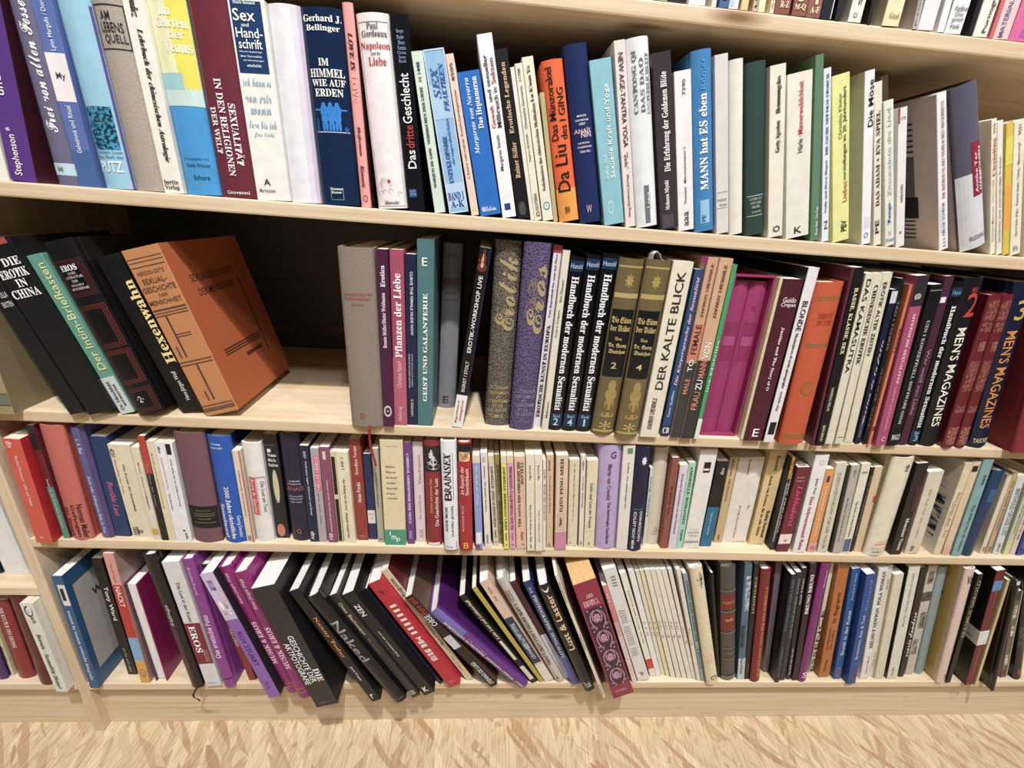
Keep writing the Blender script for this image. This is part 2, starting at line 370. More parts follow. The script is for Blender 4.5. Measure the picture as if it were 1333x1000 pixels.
    for q, pt in enumerate([p for p in patches.split(';') if p.strip()]):
        f = pt.split('|'); u0, u1 = map(float, f[0].split()); v0, v1 = map(float, f[1].split()); c = f[2]; nm = f[3] if len(f) > 3 else ''
        ee = e + .00004 * q; P = Printer(w, h, bl)
        if nm == 'damask':
            P.rect(u0, u1, v0, v1, mat(c, .4), ee, 8); m_ = mat('c893b2', .4); m2 = mat(c, .4); W_, H_ = w, h
            nrow = 4; du = (u1 - u0) / nrow
            for k in range(nrow):
                cu = u0 + (k + .5) * du; cx, cz = (.52 - .5) * w, cu * h; sg = -1 if k % 2 else 1
                P.disc(cu - .2 * du, cu + .22 * du, .34, .68, m_, ee + .00002, 14, 1, .72)
                for q_ in (-1, 1):
                    P.ribbon([(cx + q_ * w * (.36 - .011 * j) * math.cos(j * .3 - 1.2), cz + h * du * (.5 - .016 * j) * math.sin(j * .3 - 1.2)) for j in range(20)], .0016, m_, ee + .00004)
                    P.ribbon([(cx + q_ * (w * .3 + w * .09 * (1 - j / 16) * math.cos(j * .6)), cz - h * du * .38 + w * .09 * (1 - j / 16) * math.sin(j * .6)) for j in range(16)], .0011, m_, ee + .00005)
                    P.disc(cu + (.42 - .06) * du, cu + (.42 + .06) * du, .5 + q_ * .3 - .06, .5 + q_ * .3 + .06, m_, ee + .00006, 10, 1)
                    P.disc(cu - .5 * du - .05 * du, cu - .5 * du + .05 * du, .5 + q_ * .17 - .05, .5 + q_ * .17 + .05, m_, ee + .00006, 10, 1)
                P.ribbon([(cx + sg * w * .1 * (1 - j / 18) * math.cos(j * .5), cz + w * .1 * (1 - j / 18) * math.sin(j * .5)) for j in range(18)], .0009, m2, ee + .00007)
        elif nm in ('picture', 'engraving', 'ornament'): P.rect(u0, u1, v0, v1, mat(c, .35, nm), ee, 8)
        elif nm == 'raised_band': P.rect(u0, u1, v0, v1, mat(c, .4), .0011); 
        elif nm == 'frames':
            for k in range(3):
                a = k * .0022; P.frame(u0 + a / h, u1 - a / h, v0 + a / w, v1 - a / w, mat(c, .35), ee)
            P.rect(u0 + .009 / h, u1 - .009 / h, v0 + .008 / w, v1 - .008 / w, mat('0c0a0c', .3), ee - .00001)
        elif nm in ('frame',) and u1 - u0 > .05 and v1 - v0 > .1: P.frame(u0, u1, v0, v1, mat(c, .4), ee, .0005)
        elif nm in ('oval',): P.disc(u0, u1, v0, v1, mat(c, .4), ee)
        elif nm in ('oval_ring', 'emblem'):
            P.disc(u0, u1, v0, v1, mat(c, .4), ee)
            du, dv = (u1 - u0) * .16, (v1 - v0) * .16; P.disc(u0 + du, u1 - du, v0 + dv, v1 - dv, cm, ee + .00002)
            P.disc(u0 + 2.2 * du, u1 - 2.2 * du, v0 + 2.2 * dv, v1 - 2.2 * dv, mat(c, .4), ee + .00004, 10, 1)
        elif nm == 'flower': P.disc(u0, u1, v0, v1, mat(c, .4), ee, 16, 1, .55)
        elif nm == 'limb': P.disc(u0, u1, v0, v1, mat(c, .35), ee, 24)
        elif nm == 'figure':
            cvx = (v0 + v1) / 2; du = u1 - u0; dv = v1 - v0
            P.disc(u0 + .78 * du, u1, cvx - .14 * dv, cvx + .14 * dv, mat(c, .4), ee); P.disc(u0 + .3 * du, u0 + .82 * du, cvx - .3 * dv, cvx + .3 * dv, mat(c, .4), ee)
            P.disc(u0, u0 + .42 * du, v0, v1, mat(c, .4), ee); P.disc(u0 + .4 * du, u0 + .6 * du, v0, cvx, mat(c, .4), ee)
        elif nm == 'figure_relief':
            cvx = (v0 + v1) / 2; du = u1 - u0; dv = v1 - v0
            for a, b_, g_ in ((.72, 1, .28), (.45, .8, .42), (.2, .52, .36), (.0, .14, .5)): P.disc(u0 + a * du, u0 + b_ * du, cvx - g_ * dv, cvx + g_ * dv, mat(c, .35), ee)
            for k in (-1, 1): P.disc(u0 + .05 * du, u0 + .4 * du, cvx + k * .2 * dv - .1 * dv, cvx + k * .2 * dv + .1 * dv, mat('77602f', .35), ee + .00002)
        elif nm == 'spiral':
            cx, cz = ((v0 + v1) / 2 - .5) * w, (u0 + u1) / 2 * h; R0 = (v1 - v0) / 2 * w
            P.ribbon([(cx + R0 * (k / 40) * math.cos(k * .42), cz + R0 * (k / 40) * math.sin(k * .42)) for k in range(41)], .0009, mat(c, .4), ee)
        elif nm == 'bird':
            cx, cz = ((v0 + v1) / 2 - .5) * w, (u0 + u1) / 2 * h; R0 = (v1 - v0) / 2 * w
            P.ribbon([(cx - R0, cz + R0), (cx, cz), (cx + R0, cz + R0 * .7)], .0016, mat(c, .4), ee); P.ribbon([(cx - R0 * .2, cz + R0 * 1.2), (cx, cz), (cx + R0 * .3, cz - R0)], .0018, mat(c, .4), ee); P.ribbon([(cx - R0 * .8, cz - R0), (cx, cz)], .0012, mat(c, .4), ee)
        elif nm == 'brush_character':
            x0, x1, a0, a1 = (v0 - .5) * w, (v1 - .5) * w, u0 * h, u1 * h
            if v1 - v0 > .3:
                for k in range(4): zz = a0 + (a1 - a0) * (k + .5) / 4; P.ribbon([(x0 + rng.random() * .002, zz), (x1, zz + .001)], .0011, mat(c, .4), ee)
                P.ribbon([(x1 - .004, a0), (x1 - .003, a1)], .0013, mat(c, .4), ee); P.ribbon([(x0, a0), ((x0 + x1) / 2, (a0 + a1) / 2)], .0012, mat(c, .4), ee)
            else: P.rect(u0, u1, v0, v1, mat(c, .4), ee)
        elif nm in ('sketch', 'seal'):
            x0, x1, a0, a1 = (v0 - .5) * w, (v1 - .5) * w, u0 * h, u1 * h
            for k in range(6):
                P.ribbon([(x0 + (x1 - x0) * rng.random(), a0 + (a1 - a0) * rng.random()) for _ in range(4)], .0005, mat(c, .4), ee)
        else: P.rect(u0, u1, v0, v1, mat(c, rough, ''), ee)
        P.done('color_band' if nm == '' and v1 - v0 > .94 else PN.get(nm, nm), root)
    P = Printer(w, h, bl)
    if 'white' in ex: P.frame(.004, .996, .0, 1, mat('e4e8ee', .35), .0004, .0009)
    if 'sketch' in ex:
        a0, a1 = [float(q) * h for q in ex['sketch'].split()]; m = mat('33302f', .5)
        for k in range(9):
            cx, cz, rr = (rng.random() - .5) * w * .7, a0 + (a1 - a0) * rng.random(), .001 + .002 * rng.random()
            P.ribbon([(cx + rr * math.cos(q * .9), cz + rr * math.sin(q * .9)) for q in range(6)], .0003, m, .0004)
    if 'fig' in ex:
        m = mat('2f86d8', .35); m2 = mat('1b5aa0', .35)
        for k, cv in enumerate((.33, .5, .66)):
            P.disc(.532, .552, cv - .05, cv + .05, m, .0003); P.disc(.475, .54, cv - .1, cv + .1, m, .00032, 14); P.disc(.44, .5, cv - .085, cv + .085, m, .00034, 14)
            P.disc(.4, .46, cv - .075, cv - .005, m, .00036, 12); P.disc(.4, .46, cv + .005, cv + .075, m, .00038, 12)
            P.rect(.485, .53, cv - .012, cv - .004, m2, .0005, 1)
        P.rect(.4, .47, .12, .16, m2, .0003, 1); P.disc(.4, .43, .8, .9, m2, .0003); P.rect(.51, .518, .1, .9, m, .0003)
    if 'script' in ex:
        m = mat('ab986a', .3)
        for k in range(7):
            cx, cz, rr = (rng.random() - .5) * w * .45, h * (.58 + .3 * rng.random()), w * (.12 + .14 * rng.random())
            P.ribbon([(max(-w * .46, min(w * .46, cx + rr * (1 - q / 26) * math.cos(q * .5 + k))), cz + rr * 1.6 * (1 - q / 26) * math.sin(q * .5 + k)) for q in range(22)], .0005, m, .0004)
    P.done('spine_print', root)
    # ---- lettering
    tl = []
    for t_ in texts.split(';'):
        if t_.count('|') == 4:
            s_, o_, u, v, c = t_.split('|'); tl.append((tuple(map(float, u.split())), s_, o_, tuple(map(float, v.split())), c))
    tl.sort(); groups = []
    for t_ in tl:                                   # lines printed close together make one block of lettering
        if groups and t_[0][0] - groups[-1][1] < .07: groups[-1][0].append(t_); groups[-1][1] = max(groups[-1][1], t_[0][1])
        else: groups.append([[t_], t_[0][1]])
    for g_, _u in groups:
        P = Printer(w, h, bl)
        for (u0, u1), s_, o_, (v0, v1), c in g_: P.text(style(s_, o_[2:]), o_[0], u0, u1, v0, v1, mat(c, .45), .0006)
        P.done('spine_lettering', root)
    # ---- extras
    if 'ribbon' in ex:
        bm = bmesh.new(); rc = mat(ex['ribbon'], .6)
        black = ex['ribbon'] == '1b181a'
        if black: pts = [(0, .02, .002), (-.001, -.001, -.001), (-.004, -.004, -.006), (-.008, -.004, -.012), (-.006, -.006, -.017), (.0, -.007, -.019), (.003, -.007, -.026)]
        else: pts = [(.004, .03, .0025), (.004, -.0015, .0015), (.004, -.003, -.004), (.003, -.003, -.02), (.005, -.004, -.035), (.008, -.005, -.05), (.0105, -.006, -.064)]
        ws = .0035
        for (a, b_) in zip(pts, pts[1:]):
            f = [(a[0] - ws / 2, a[1], a[2]), (a[0] + ws / 2, a[1], a[2]), (b_[0] + ws / 2, b_[1], b_[2]), (b_[0] - ws / 2, b_[1], b_[2])]
            bm.faces.new([bm.verts.new(q) for q in f])
        bmesh.ops.remove_doubles(bm, verts=bm.verts, dist=1e-5)
        bmesh.ops.solidify(bm, geom=bm.faces[:], thickness=.0003)
        link('ribbon_bookmark', bm, [rc], root)
    if 'obi' in ex:
        u0, u1 = [float(q) for q in ex['obi'].split()]; bm = bmesh.new(); e_ = .0007
        box(bm, -w / 2 - e_, w / 2 + e_, -e_, d * .95, u0 * h, u1 * h, 0, .0005); link('paper_strip', bm, [mat('dcdad8', .5)], root)
        side_print(root, 'strip_lettering', d, w + .0014, h, -1, [('text', 'Claassen', .01, .05, u0 * h + .01, u0 * h + .018, mat('77747a'))])
    if 'torn' in ex:
        bm = bmesh.new(); pts = [(-w * .3, .004, h - .002), (-w * .28, .003, h + .007), (-w * .18, .002, h + .011), (-w * .02, .003, h + .007), (w * .06, .003, h + .001), (w * .3, .002, h - .001)]
        for (a, b_) in zip(pts, pts[1:]): bm.faces.new([bm.verts.new(q) for q in ((a[0], a[1], a[2]), (b_[0], b_[1], b_[2]), (b_[0], b_[1] + .02, b_[2] - .001), (a[0], a[1] + .02, a[2] - .001))])
        bmesh.ops.remove_doubles(bm, verts=bm.verts, dist=1e-5); bmesh.ops.solidify(bm, geom=bm.faces[:], thickness=.0005)
        link('torn_wrapper', bm, [mat('dcd8d2', .4)], root)
    if 'wbw' in ex:
        side_print(root, 'cover_print', d, w, h, 1, [('rect', .012, d - .001, .038, h - .03, mat('b7b2ae', .35)), ('text', 'women', .04, .12, h - .085, h - .068, mat('3a3a40')), ('text', 'by women', .06, .16, h - .12, h - .1, mat('3a3a40'))])
    if 'coverdeco' in ex:
        k = mat('4c2a22', .6)
        side_print(root, 'cover_print', d, w, h, 1, [('text', 'SEXUALGESCHICHTE', .03, d - .05, h - .055, h - .045, k), ('text', 'DER MENSCHHEIT', .035, d - .06, h - .075, h - .065, k), ('rect', d - .045, d - .042, .05, h - .06, k)] + [('rect', .03, d - .05, .075 + q * .004, .0765 + q * .004, k) for q in range(3)] + [('rect', .08, d - .06, .06, .065, k)])
    if 'portrait' in ex:
        g_ = mat('3c3638', .5)
        side_print(root, 'cover_print', d, w, h, -1, [('rect', .035, d - .02, .045, .13, mat('5a5250', .4)), ('disc', .05, d - .03, .05, .12, mat('17151a', .4)), ('rect', .03, d - .03, .045, .075, mat('17151a', .4))] + [('rect', .035, d - .02, h - .03 - .007 * q, h - .0275 - .007 * q, g_) for q in range(6)] + [('rect', .035, d - .02, .04 - .006 * q, .042 - .006 * q, g_) for q in range(5)])
    if 'streak' in ex:
        side_print(root, 'cover_print', d, w, h, -1, [('rect', .01, .12, .03, h - .05, mat('808080', .35, 'streak'))])
    if 'inkcover' in ex:
        k = mat('1c1a1c', .5)
        side_print(root, 'cover_print', d, w, h, -1, [('disc', .035, .07, h - .06, h - .01, k), ('disc', .03, .05, h - .1, h - .08, k), ('disc', .045, .075, h - .15, h - .12, mat('6e2c22', .5))])
    return root

BOOKS = [
# shelf, x, y, z, lean, turn, width, height, depth, rounded, colour, label, group, lettering, prints, extras
('R1',-0.5855,0.0054,1.0006,0.0281,-0.0013,0.0246,0.203,0.138,0,'e9e6da','cream paperback cut off by the left edge, left of the purple spine, upper full shelf','books on the upper full shelf','','',{}),
('R1',-0.5573,0.0054,1.0014,0.0841,-0.0012,0.0288,0.203,0.15,0,'5a3585','purple paperback with white wording and an asterisk near its foot, upper full shelf','books on the upper full shelf','Stephenson *|U|.03 .28|.25 .62|f4f2ee;und R.E.L. Masters|U|.44 .95|.2 .5|f1edf0','',{'side': '4a1c2c'}),
('R1',-0.507,0.0042,1.0003,-0.0061,-0.001,0.0235,0.203,0.138,1,'6a6684','grey violet hardback with white script reading Frei von allen, upper full shelf','books on the upper full shelf','Frei von allen Fesseln|U script|.28 .96|.28 .75|f2f0f0;M|H|.075 .1|.25 .5|6b7890','.055 .12|0 1|bcd2e2',{}),
('R1',-0.4823,0.0048,1.0004,-0.0164,-0.0011,0.0212,0.203,0.138,0,'5a6fae','periwinkle blue book with a white square label across its spine, upper full shelf','books on the upper full shelf','Lynn Margulis / Dorion Sagan|U|.68 1.0|.4 .7|dfe6f4;Geheimnis und Ritual|U|.18 .42|.35 .6|dfe6f4;My|H|.54 .58|.3 .75|49506e','.44 .67|0 1|ece4e6;0 .2|0 1|45669c',{}),
('R1',-0.4499,0.0055,1.0008,-0.0354,-0.0028,0.0352,0.203,0.138,1,'93c4da','sky blue glossy book with a dark engraved picture low on its spine, upper full shelf','books on the upper full shelf','PUTZ|H|.09 .15|.1 .8|eef6f8;Das Buch der|H|.165 .18|.1 .9|2c5f7c;wilden Lust|H|.19 .205|.1 .9|2c5f7c','.21 .43|.06 .86|22566e|engraving;0 .9|.93 1|5f4f8e',{}),
('R1',-0.4139,0.005,1.0008,-0.0344,-0.0013,0.0347,0.203,0.138,1,'a89c90','beige linen hardback with a framed black title Am Lebensquell, upper full shelf','books on the upper full shelf','AM|H|.845 .885|.25 .55|22222c;LEBENS|H|.79 .835|.2 .85|22222c;QUELL|H|.735 .78|.25 .9|22222c','.71 .915|.05 .08|2a2a36|frame;.71 .915|.92 .95|2a2a36|frame;.71 .717|.05 .95|2a2a36|frame;.908 .915|.05 .95|2a2a36|frame',{}),
('R1',-0.385,0.0055,1.0006,-0.0339,-0.0011,0.0221,0.203,0.138,0,'ebe7dc','cream paperback with slanted black title Lehrbuch der chinesischen Astrologie, upper full shelf','books on the upper full shelf','Lehrbuch der chinesischen Astrologie|D italic|.17 .82|.35 .7|2a2a2c;mandez|D italic|.87 1.0|.3 .7|2a2a2c;bertin|H serif|.05 .075|.1 .85|222;Verlag|H serif|.015 .045|.1 .85|222','',{}),
('R1',-0.3523,0.0066,1.001,-0.0378,-0.003,0.0411,0.203,0.138,1,'3f97d6','wide yellow and blue spine lettered Im Garten der Venus, upper full shelf','books on the upper full shelf','Im|H serif|.895 .94|.3 .6|f0ece6;Garten|H serif|.84 .885|.15 .95|f0ece6;der|H|.79 .835|.45 .85|f0ece6;Venus|H serif|.725 .78|.25 .95|f0ece6;Herausgegeben von|H|.19 .205|.15 .85|23405f;Gisela Krause|H|.155 .175|.2 .85|23405f;Scherz|H|.085 .11|.35 .8|1c2c44','.62 1|0 .5|e8e7b8;.55 1|.5 1|e6d84e;.47 .56|0 1|c6dcd8|pale_band;.55 .63|0 .6|9cc9cf|pale_band',{'side': 'd8cf50'}),
('R1',-0.3079,0.0041,1.0009,-0.0331,-0.0019,0.0439,0.203,0.138,1,'6e2c3a','broad maroon spine lettered Sexualität in den Religionen der Welt, upper full shelf','books on the upper full shelf','SEXUALITÄT|D serif|.18 .5|.62 .82|f4e9ea;IN DEN RELIGIONEN|D serif|.12 .62|.36 .54|f4e9ea;DER WELT|D serif|.24 .48|.12 .28|f4e9ea;Giovanni|H|.02 .04|.15 .85|f4e9ea','',{}),
('R1',-0.2661,0.0045,1.0008,-0.0323,-0.0017,0.0391,0.203,0.138,0,'ecebe4','white paperback with a navy top panel reading Sex und Handschrift, upper full shelf','books on the upper full shelf','Marie Bernard|H serif|.975 .99|.15 .75|dfe9f2;Sex|H|.9 .955|.1 .7|f6f6f4;und|H|.875 .892|.3 .5|f6f6f4;Hand-|H|.825 .87|.12 .85|f6f6f4;schrift|H|.775 .82|.15 .8|f6f6f4;Wie die Graphologie|H|.755 .765|.1 .8|e4ebf2;über Normalität|H|.735 .745|.15 .75|e4ebf2;und Abweichungen|H|.715 .725|.15 .85|e4ebf2;entscheidet|H|.69 .705|.3 .7|e4ebf2;Ariston|H|.045 .065|.1 .6|222;A|H|.085 .12|.28 .48|222;ich kann es|H script|.6 .64|.1 .9|9bb3cc;von mir|H script|.52 .56|.1 .85|9bb3cc;wenn|H script|.46 .49|.2 .8|9bb3cc;love bis ich|H script|.39 .43|.1 .9|9bb3cc;fur liebe|H script|.34 .37|.2 .8|9bb3cc','.66 .99|.06 .9|173a68',{}),
('R1',-0.2285,0.0052,1.0008,-0.0316,-0.0015,0.0354,0.2026,0.138,1,'e7e5ec','plain white lavender-edged hardback between handwriting cover and navy book, upper full shelf','books on the upper full shelf','','0 1|.9 1|cdbcd8;0 1|.72 .9|dcd6e4',{}),
('R1',-0.1851,0.0052,1.0012,-0.0426,-0.0026,0.0462,0.203,0.138,1,'15284a','broad glossy navy spine with three blue nude figures, upper full shelf','books on the upper full shelf','Gerhard J.|H serif|.93 .965|.05 .95|f2f0ec;Bellinger|H serif|.885 .92|.1 .9|f2f0ec;IM|H serif|.73 .765|.32 .57|f2f0ec;HIMMEL|H serif|.675 .715|.08 .92|f2f0ec;WIE AUF|H serif|.63 .665|.1 .92|f2f0ec;ERDEN|H serif|.58 .618|.15 .85|f2f0ec;Droemer|H serif|.085 .1|.28 .62|e9edf2;Knaur|H serif|.066 .08|.3 .58|e9edf2','.398 .402|.1 .92|dfe6ee|line;.03 .032|.28 .62|a9b6c6|line;.03 .1|.28 .29|a9b6c6|line;.03 .1|.61 .62|a9b6c6|line',{'fig': 1}),
('R1',-0.1534,0.0054,1.0005,-0.0532,-0.0002,0.0115,0.2103,0.143,1,'ee9f9b','thin salmon pink book lettered Love is, upper full shelf','books on the upper full shelf','LOVE IS|D italic|.70 .87|.3 .75|3a2226;Heiferman|D italic|.28 .43|.3 .7|4a2a2c;Kismaric|D italic|.11 .23|.3 .7|4a2a2c;LOVE|D|.55 .67|.2 .8|f2b4ae','.03 .07|.3 .8|6d4a52|emblem',{'side': '3a1e1e'}),
('R1',-0.1203,0.0054,1.0019,-0.0902,0.0023,0.0365,0.2028,0.138,1,'ece4e4','white hardback with red title and a tiny ink sketch at foot, upper full shelf','books on the upper full shelf','Paul|H serif|.925 .955|.3 .65|4a4648;Gordeaux|H serif|.89 .92|.12 .9|4a4648;Napoleon|H serif|.825 .865|.05 .95|b23a44;und die|H serif|.805 .82|.35 .65|4a4648;Liebe|H serif|.755 .795|.25 .8|b23a44;Blanvalet|H italic|.025 .045|.25 .75|222','.14 .17|.4 .56|c0343c|flower;.015 .96|.06 .065|8a8486|frame;.015 .96|.935 .94|8a8486|frame;.012 .015|.06 .94|8a8486|frame;.957 .96|.06 .94|8a8486|frame',{'sketch': '.07 .16'}),
('R1',-0.0898,0.0054,1.0011,-0.0934,0.0004,0.0201,0.2038,0.139,0,'15151b','glossy black spine lettered Das dritte Geschlecht, upper full shelf','books on the upper full shelf','Das|U|.24 .34|.25 .75|f2f2f2;dritte|U|.35 .47|.25 .75|c23a38;Geschlecht|U|.48 .73|.2 .75|f2f2f2;Birgit|H|.915 .935|.3 .7|7d96b8;Rieder|H|.89 .91|.3 .7|7d96b8;Ben|H|.865 .885|.35 .7|7d96b8;Rettnke|H|.84 .86|.3 .75|7d96b8;Christa|H|.82 .835|.25 .75|7d96b8;Susan|H|.8 .815|.3 .7|7d96b8;Boch|H|.78 .795|.3 .7|7d96b8;SG|H|.09 .12|.2 .55|7aa6d8','.08 .125|.15 .6|2b5d94',{}),
('R1',-0.0603,0.0052,1.0013,-0.1663,0.0004,0.0131,0.1731,0.118,0,'cfe0d2','pale mint paperback with small black capitals, behind a dark gap, upper full shelf','books on the upper full shelf','MARQUIS DE SADE   VERBRECHEN DER LIEBE|U serif|.17 .8|.3 .62|222;H 1448|U|.83 .94|.3 .62|222','',{}),
('R1',-0.0359,0.0057,1.0026,-0.1958,0.0016,0.0242,0.1769,0.12,0,'8fbbe2','light blue paperback lettered Enzyklopädie Band I A-K, upper full shelf','books on the upper full shelf','SEX|U italic|.72 .9|.2 .55|2f61a8;PRAKTIKEN|U italic|.64 .92|.6 .85|2f61a8;ENZYKLOPÄDIE|U serif|.2 .5|.22 .5|2558a6;der ungewöhnlichsten|U italic|.32 .6|.55 .75|2c62ac;BAND I|H serif|.09 .14|.08 .9|1f4f9e;A-K|H serif|.04 .085|.15 .85|1f4f9e','.03 .2|.05 .95|b4d0ea;.6 .8|.05 .95|a9caea',{'white': 1}),
('R1',-0.015,0.0058,1.0012,-0.2132,0.0003,0.0096,0.1755,0.119,0,'e6cdbd','narrow flesh-toned paperback beside the light blue encyclopedia, upper full shelf','books on the upper full shelf','S. Zweierei  Liebe im Januar  Erotische Kalendergeschichten|U|.25 .8|.35 .7|3a2c28;8505|U|.85 .95|.35 .7|3a2c28','.03 .05|.2 .8|d9cf9a',{}),
('R1',0.0051,0.0058,1.0031,-0.2228,0.0024,0.0264,0.1587,0.11,0,'1f6cc4','bright blue paperback lettered Das Heptameron in white, upper full shelf','books on the upper full shelf','Margarete von Navarra|U italic|.45 .96|.25 .5|d8e6f6;Das Heptameron|U serif|.62 .96|.58 .88|fafafa;Ullstein|H script|.03 .07|.1 .8|eef4fa','',{}),
('R1',0.0294,0.0064,1.0021,-0.2158,0.0009,0.0177,0.198,0.135,0,'eceaee','tall white paperback lettered Gewalt und sexueller Mißbrauch in Sekten, upper full shelf','books on the upper full shelf','Gewalt|U|.52 .64|.18 .45|b03040;und sexueller|U|.66 .9|.18 .45|222;Mißbrauch in|U|.52 .73|.55 .85|222;Sekten|U|.75 .88|.55 .85|b03040;Margaret Smith|U|.28 .48|.35 .65|444','.045 .085|.25 .68|1f3f8f',{}),
('R1',0.0481,0.0055,1.0019,-0.2243,0.0009,0.015,0.1852,0.126,0,'161518','black paperback lettered Erotische Legenden with a grey oval emblem, upper full shelf','books on the upper full shelf','Rainer Süller|U serif|.26 .48|.3 .7|d6b18c;Erotische Legenden|U serif|.53 .93|.3 .75|d6b18c','.02 .11|.2 .8|4c4a4c|oval',{}),
('R1',0.06,0.006,1.0008,-0.2313,0.0001,0.0048,0.1697,0.115,0,'e2dfd0','very thin off-white book right of the black Legenden spine, upper full shelf','books on the upper full shelf','','',{}),
('R1',0.0672,0.006,1.0012,-0.228,0.0004,0.0089,0.1736,0.118,0,'e4dfcb','thin cream paperback with black lettering about Geomantie, upper full shelf','books on the upper full shelf','Stephen SKINNER|U|.4 .58|.3 .65|222;Chinesische Geomantie|U|.61 .87|.3 .65|222;11788|U|.9 .97|.3 .65|222;ESOTERIK|U|.07 .19|.35 .75|222;G|H|.025 .06|.3 .85|222','',{}),
('R1',0.0803,0.006,1.0018,-0.2362,0.001,0.0134,0.1809,0.123,0,'e6e0c8','cream paperback with a round turquoise emblem near its foot, upper full shelf','books on the upper full shelf',"Lu K'uan Yü|U serif|.75 .95|.3 .6|333;Geheimnisse der chinesischen Meditation|U serif|.2 .74|.35 .65|333",'.07 .125|.2 .85|2a8fb4|emblem',{}),
('R1',0.0905,0.006,1.0008,-0.2198,0.0002,0.0056,0.1465,0.11,0,'b9ab7e','low thin olive-beige book squeezed against the orange book, upper full shelf','books on the upper full shelf','','',{}),
('R1',0.1083,0.0047,1.0031,-0.2345,0.0008,0.0251,0.1791,0.122,1,'e5612a','vivid orange paperback with very large black lettering, upper full shelf','books on the upper full shelf','Da Liu|U|.2 .5|.12 .75|1c1618;Das Münzorakel|U|.53 .96|.1 .42|1c1618;des I GING|U|.53 .84|.55 .88|1c1618;BW|H|.05 .1|.35 .6|1c1618','0 .22|0 1|e8993a',{}),
('R1',0.1368,0.0051,1.0034,-0.2292,0.0023,0.0277,0.1968,0.134,1,'1f2c5c','rounded navy hardback with small red and white centred lettering, upper full shelf','books on the upper full shelf','MANN DIE|H|.62 .632|.3 .7|e6e6ec;ZWEI MÄNNER|H|.597 .61|.2 .8|e6e6ec;LIEBST|H|.575 .588|.35 .65|e6e6ec;ANAÏS|H|.53 .56|.12 .85|e4c8d0;NIN|H|.505 .535|.4 .85|e4c8d0;DIE FRÜHEN|H|.47 .482|.25 .75|e6e6ec;TAGEBÜCHER|H|.447 .46|.2 .85|e6e6ec;1920-1921|H|.42 .433|.3 .75|e6e6ec;W|H|.06 .11|.35 .6|c9a3b4','',{}),
('R1',0.1682,0.0047,1.0034,-0.2469,0.0005,0.0259,0.1847,0.126,0,'84bccb','turquoise paperback lettered Sexuelle Kraft und Yoga, upper full shelf','books on the upper full shelf','Sexuelle Kraft und Yoga|U|.3 .86|.52 .8|f6f4e4;Elisabeth Haich|U|.3 .45|.25 .42|cfe6e2','.07 .16|.25 .55|a9d7d6|emblem',{}),
('R1',0.1907,0.0053,1.0017,-0.2335,0.0006,0.0132,0.2065,0.14,0,'e4d4d0','pinkish white paperback lettered New Age Tantra Yoga, upper full shelf','books on the upper full shelf','NEW AGE-TANTRA YOGA|D|.46 .94|.3 .75|2a2426;"Zedo"|D|.34 .43|.3 .65|2a2426;World University Press|D|.06 .31|.3 .65|3a3234','',{}),
('R1',0.2135,0.0047,1.0035,-0.2415,0.0027,0.0277,0.21,0.143,1,'dfe3e6','tall shiny white spine lettered Cantong Qi in spaced grey capitals, upper full shelf','books on the upper full shelf','CANTONG QI|U serif|.63 .94|.2 .42|6c6e74;DAS DAO|U serif|.63 .9|.5 .7|6c6e74;UNSTERBLICHKEIT|U serif|.62 .92|.78 .95|8c8e94;Lotus|U|.11 .2|.5 .75|e8e8e8','.02 .24|.42 .66|6f7378',{}),
('R1',0.2439,0.0048,1.003,-0.2516,-0.0001,0.0224,0.1988,0.135,0,'3f363c','dark brown shiny paperback lettered Die Erfahrung der Goldenen Blüte, upper full shelf','books on the upper full shelf','Die Erfahrung der Goldenen Blüte|U serif|.35 .9|.35 .78|f0ecea;Mokusen Miyuki|U serif|.12 .3|.3 .6|f0ecea','.01 .09|.1 .75|554a52',{}),
('R1',0.2665,0.0047,1.0026,-0.2391,0.0002,0.0206,0.1821,0.124,0,'e8e4e2','white paperback with the number 7390 and lowercase aaa, upper full shelf','books on the upper full shelf','Theweleit   Männerphantasien 2|U|.18 .55|.42 .62|2c2a2c;aaa|U|.03 .13|.4 .68|555;7390|U|.86 .95|.45 .65|444','',{}),
('R1',0.2926,0.0045,1.0033,-0.2498,0.0012,0.0253,0.2052,0.14,1,'3a7fba','bright blue book lettered MANN hat ES eben in white, upper full shelf','books on the upper full shelf','MANN hat ES eben|U serif|.25 .78|.3 .7|fafafa;Römer|U|.8 .96|.4 .65|4aa0d8;PE|U|.06 .1|.35 .55|1f5f94','.05 .19|.28 .75|8fc0e4',{}),
('R1',0.3172,0.0049,1.0023,-0.2515,0.0006,0.0164,0.2036,0.138,0,'d4cfcc','greyish white spine with thin rules near the foot, right of MANN, upper full shelf','books on the upper full shelf','Friedrich|H|.2 .215|.1 .85|666;Roman|H|.17 .185|.3 .85|666','.155 .158|.05 .9|77716e|line;.25 .253|.05 .9|77716e|line',{}),
('R1',0.3368,0.0049,1.0024,-0.2536,0.0008,0.0174,0.2006,0.136,1,'dedbd0','plain off-white book immediately left of the dark green spine, upper full shelf','books on the upper full shelf','','',{}),
('R1',0.3627,0.0045,1.0035,-0.26,-0.0017,0.0252,0.1996,0.136,1,'1f3d38','dark green cloth hardback with two pale horizontal rules, upper full shelf','books on the upper full shelf','LESEBUCH|H|.22 .235|.2 .85|a9b8ae;DER LIEBE|H|.195 .21|.25 .8|a9b8ae;EROTIK|H serif|.17 .185|.3 .75|a9b8ae;Auswahl|H|.14 .155|.3 .8|a9b8ae','.245 .25|.08 .95|9fb0a6|line;.12 .125|.08 .95|9fb0a6|line',{}),
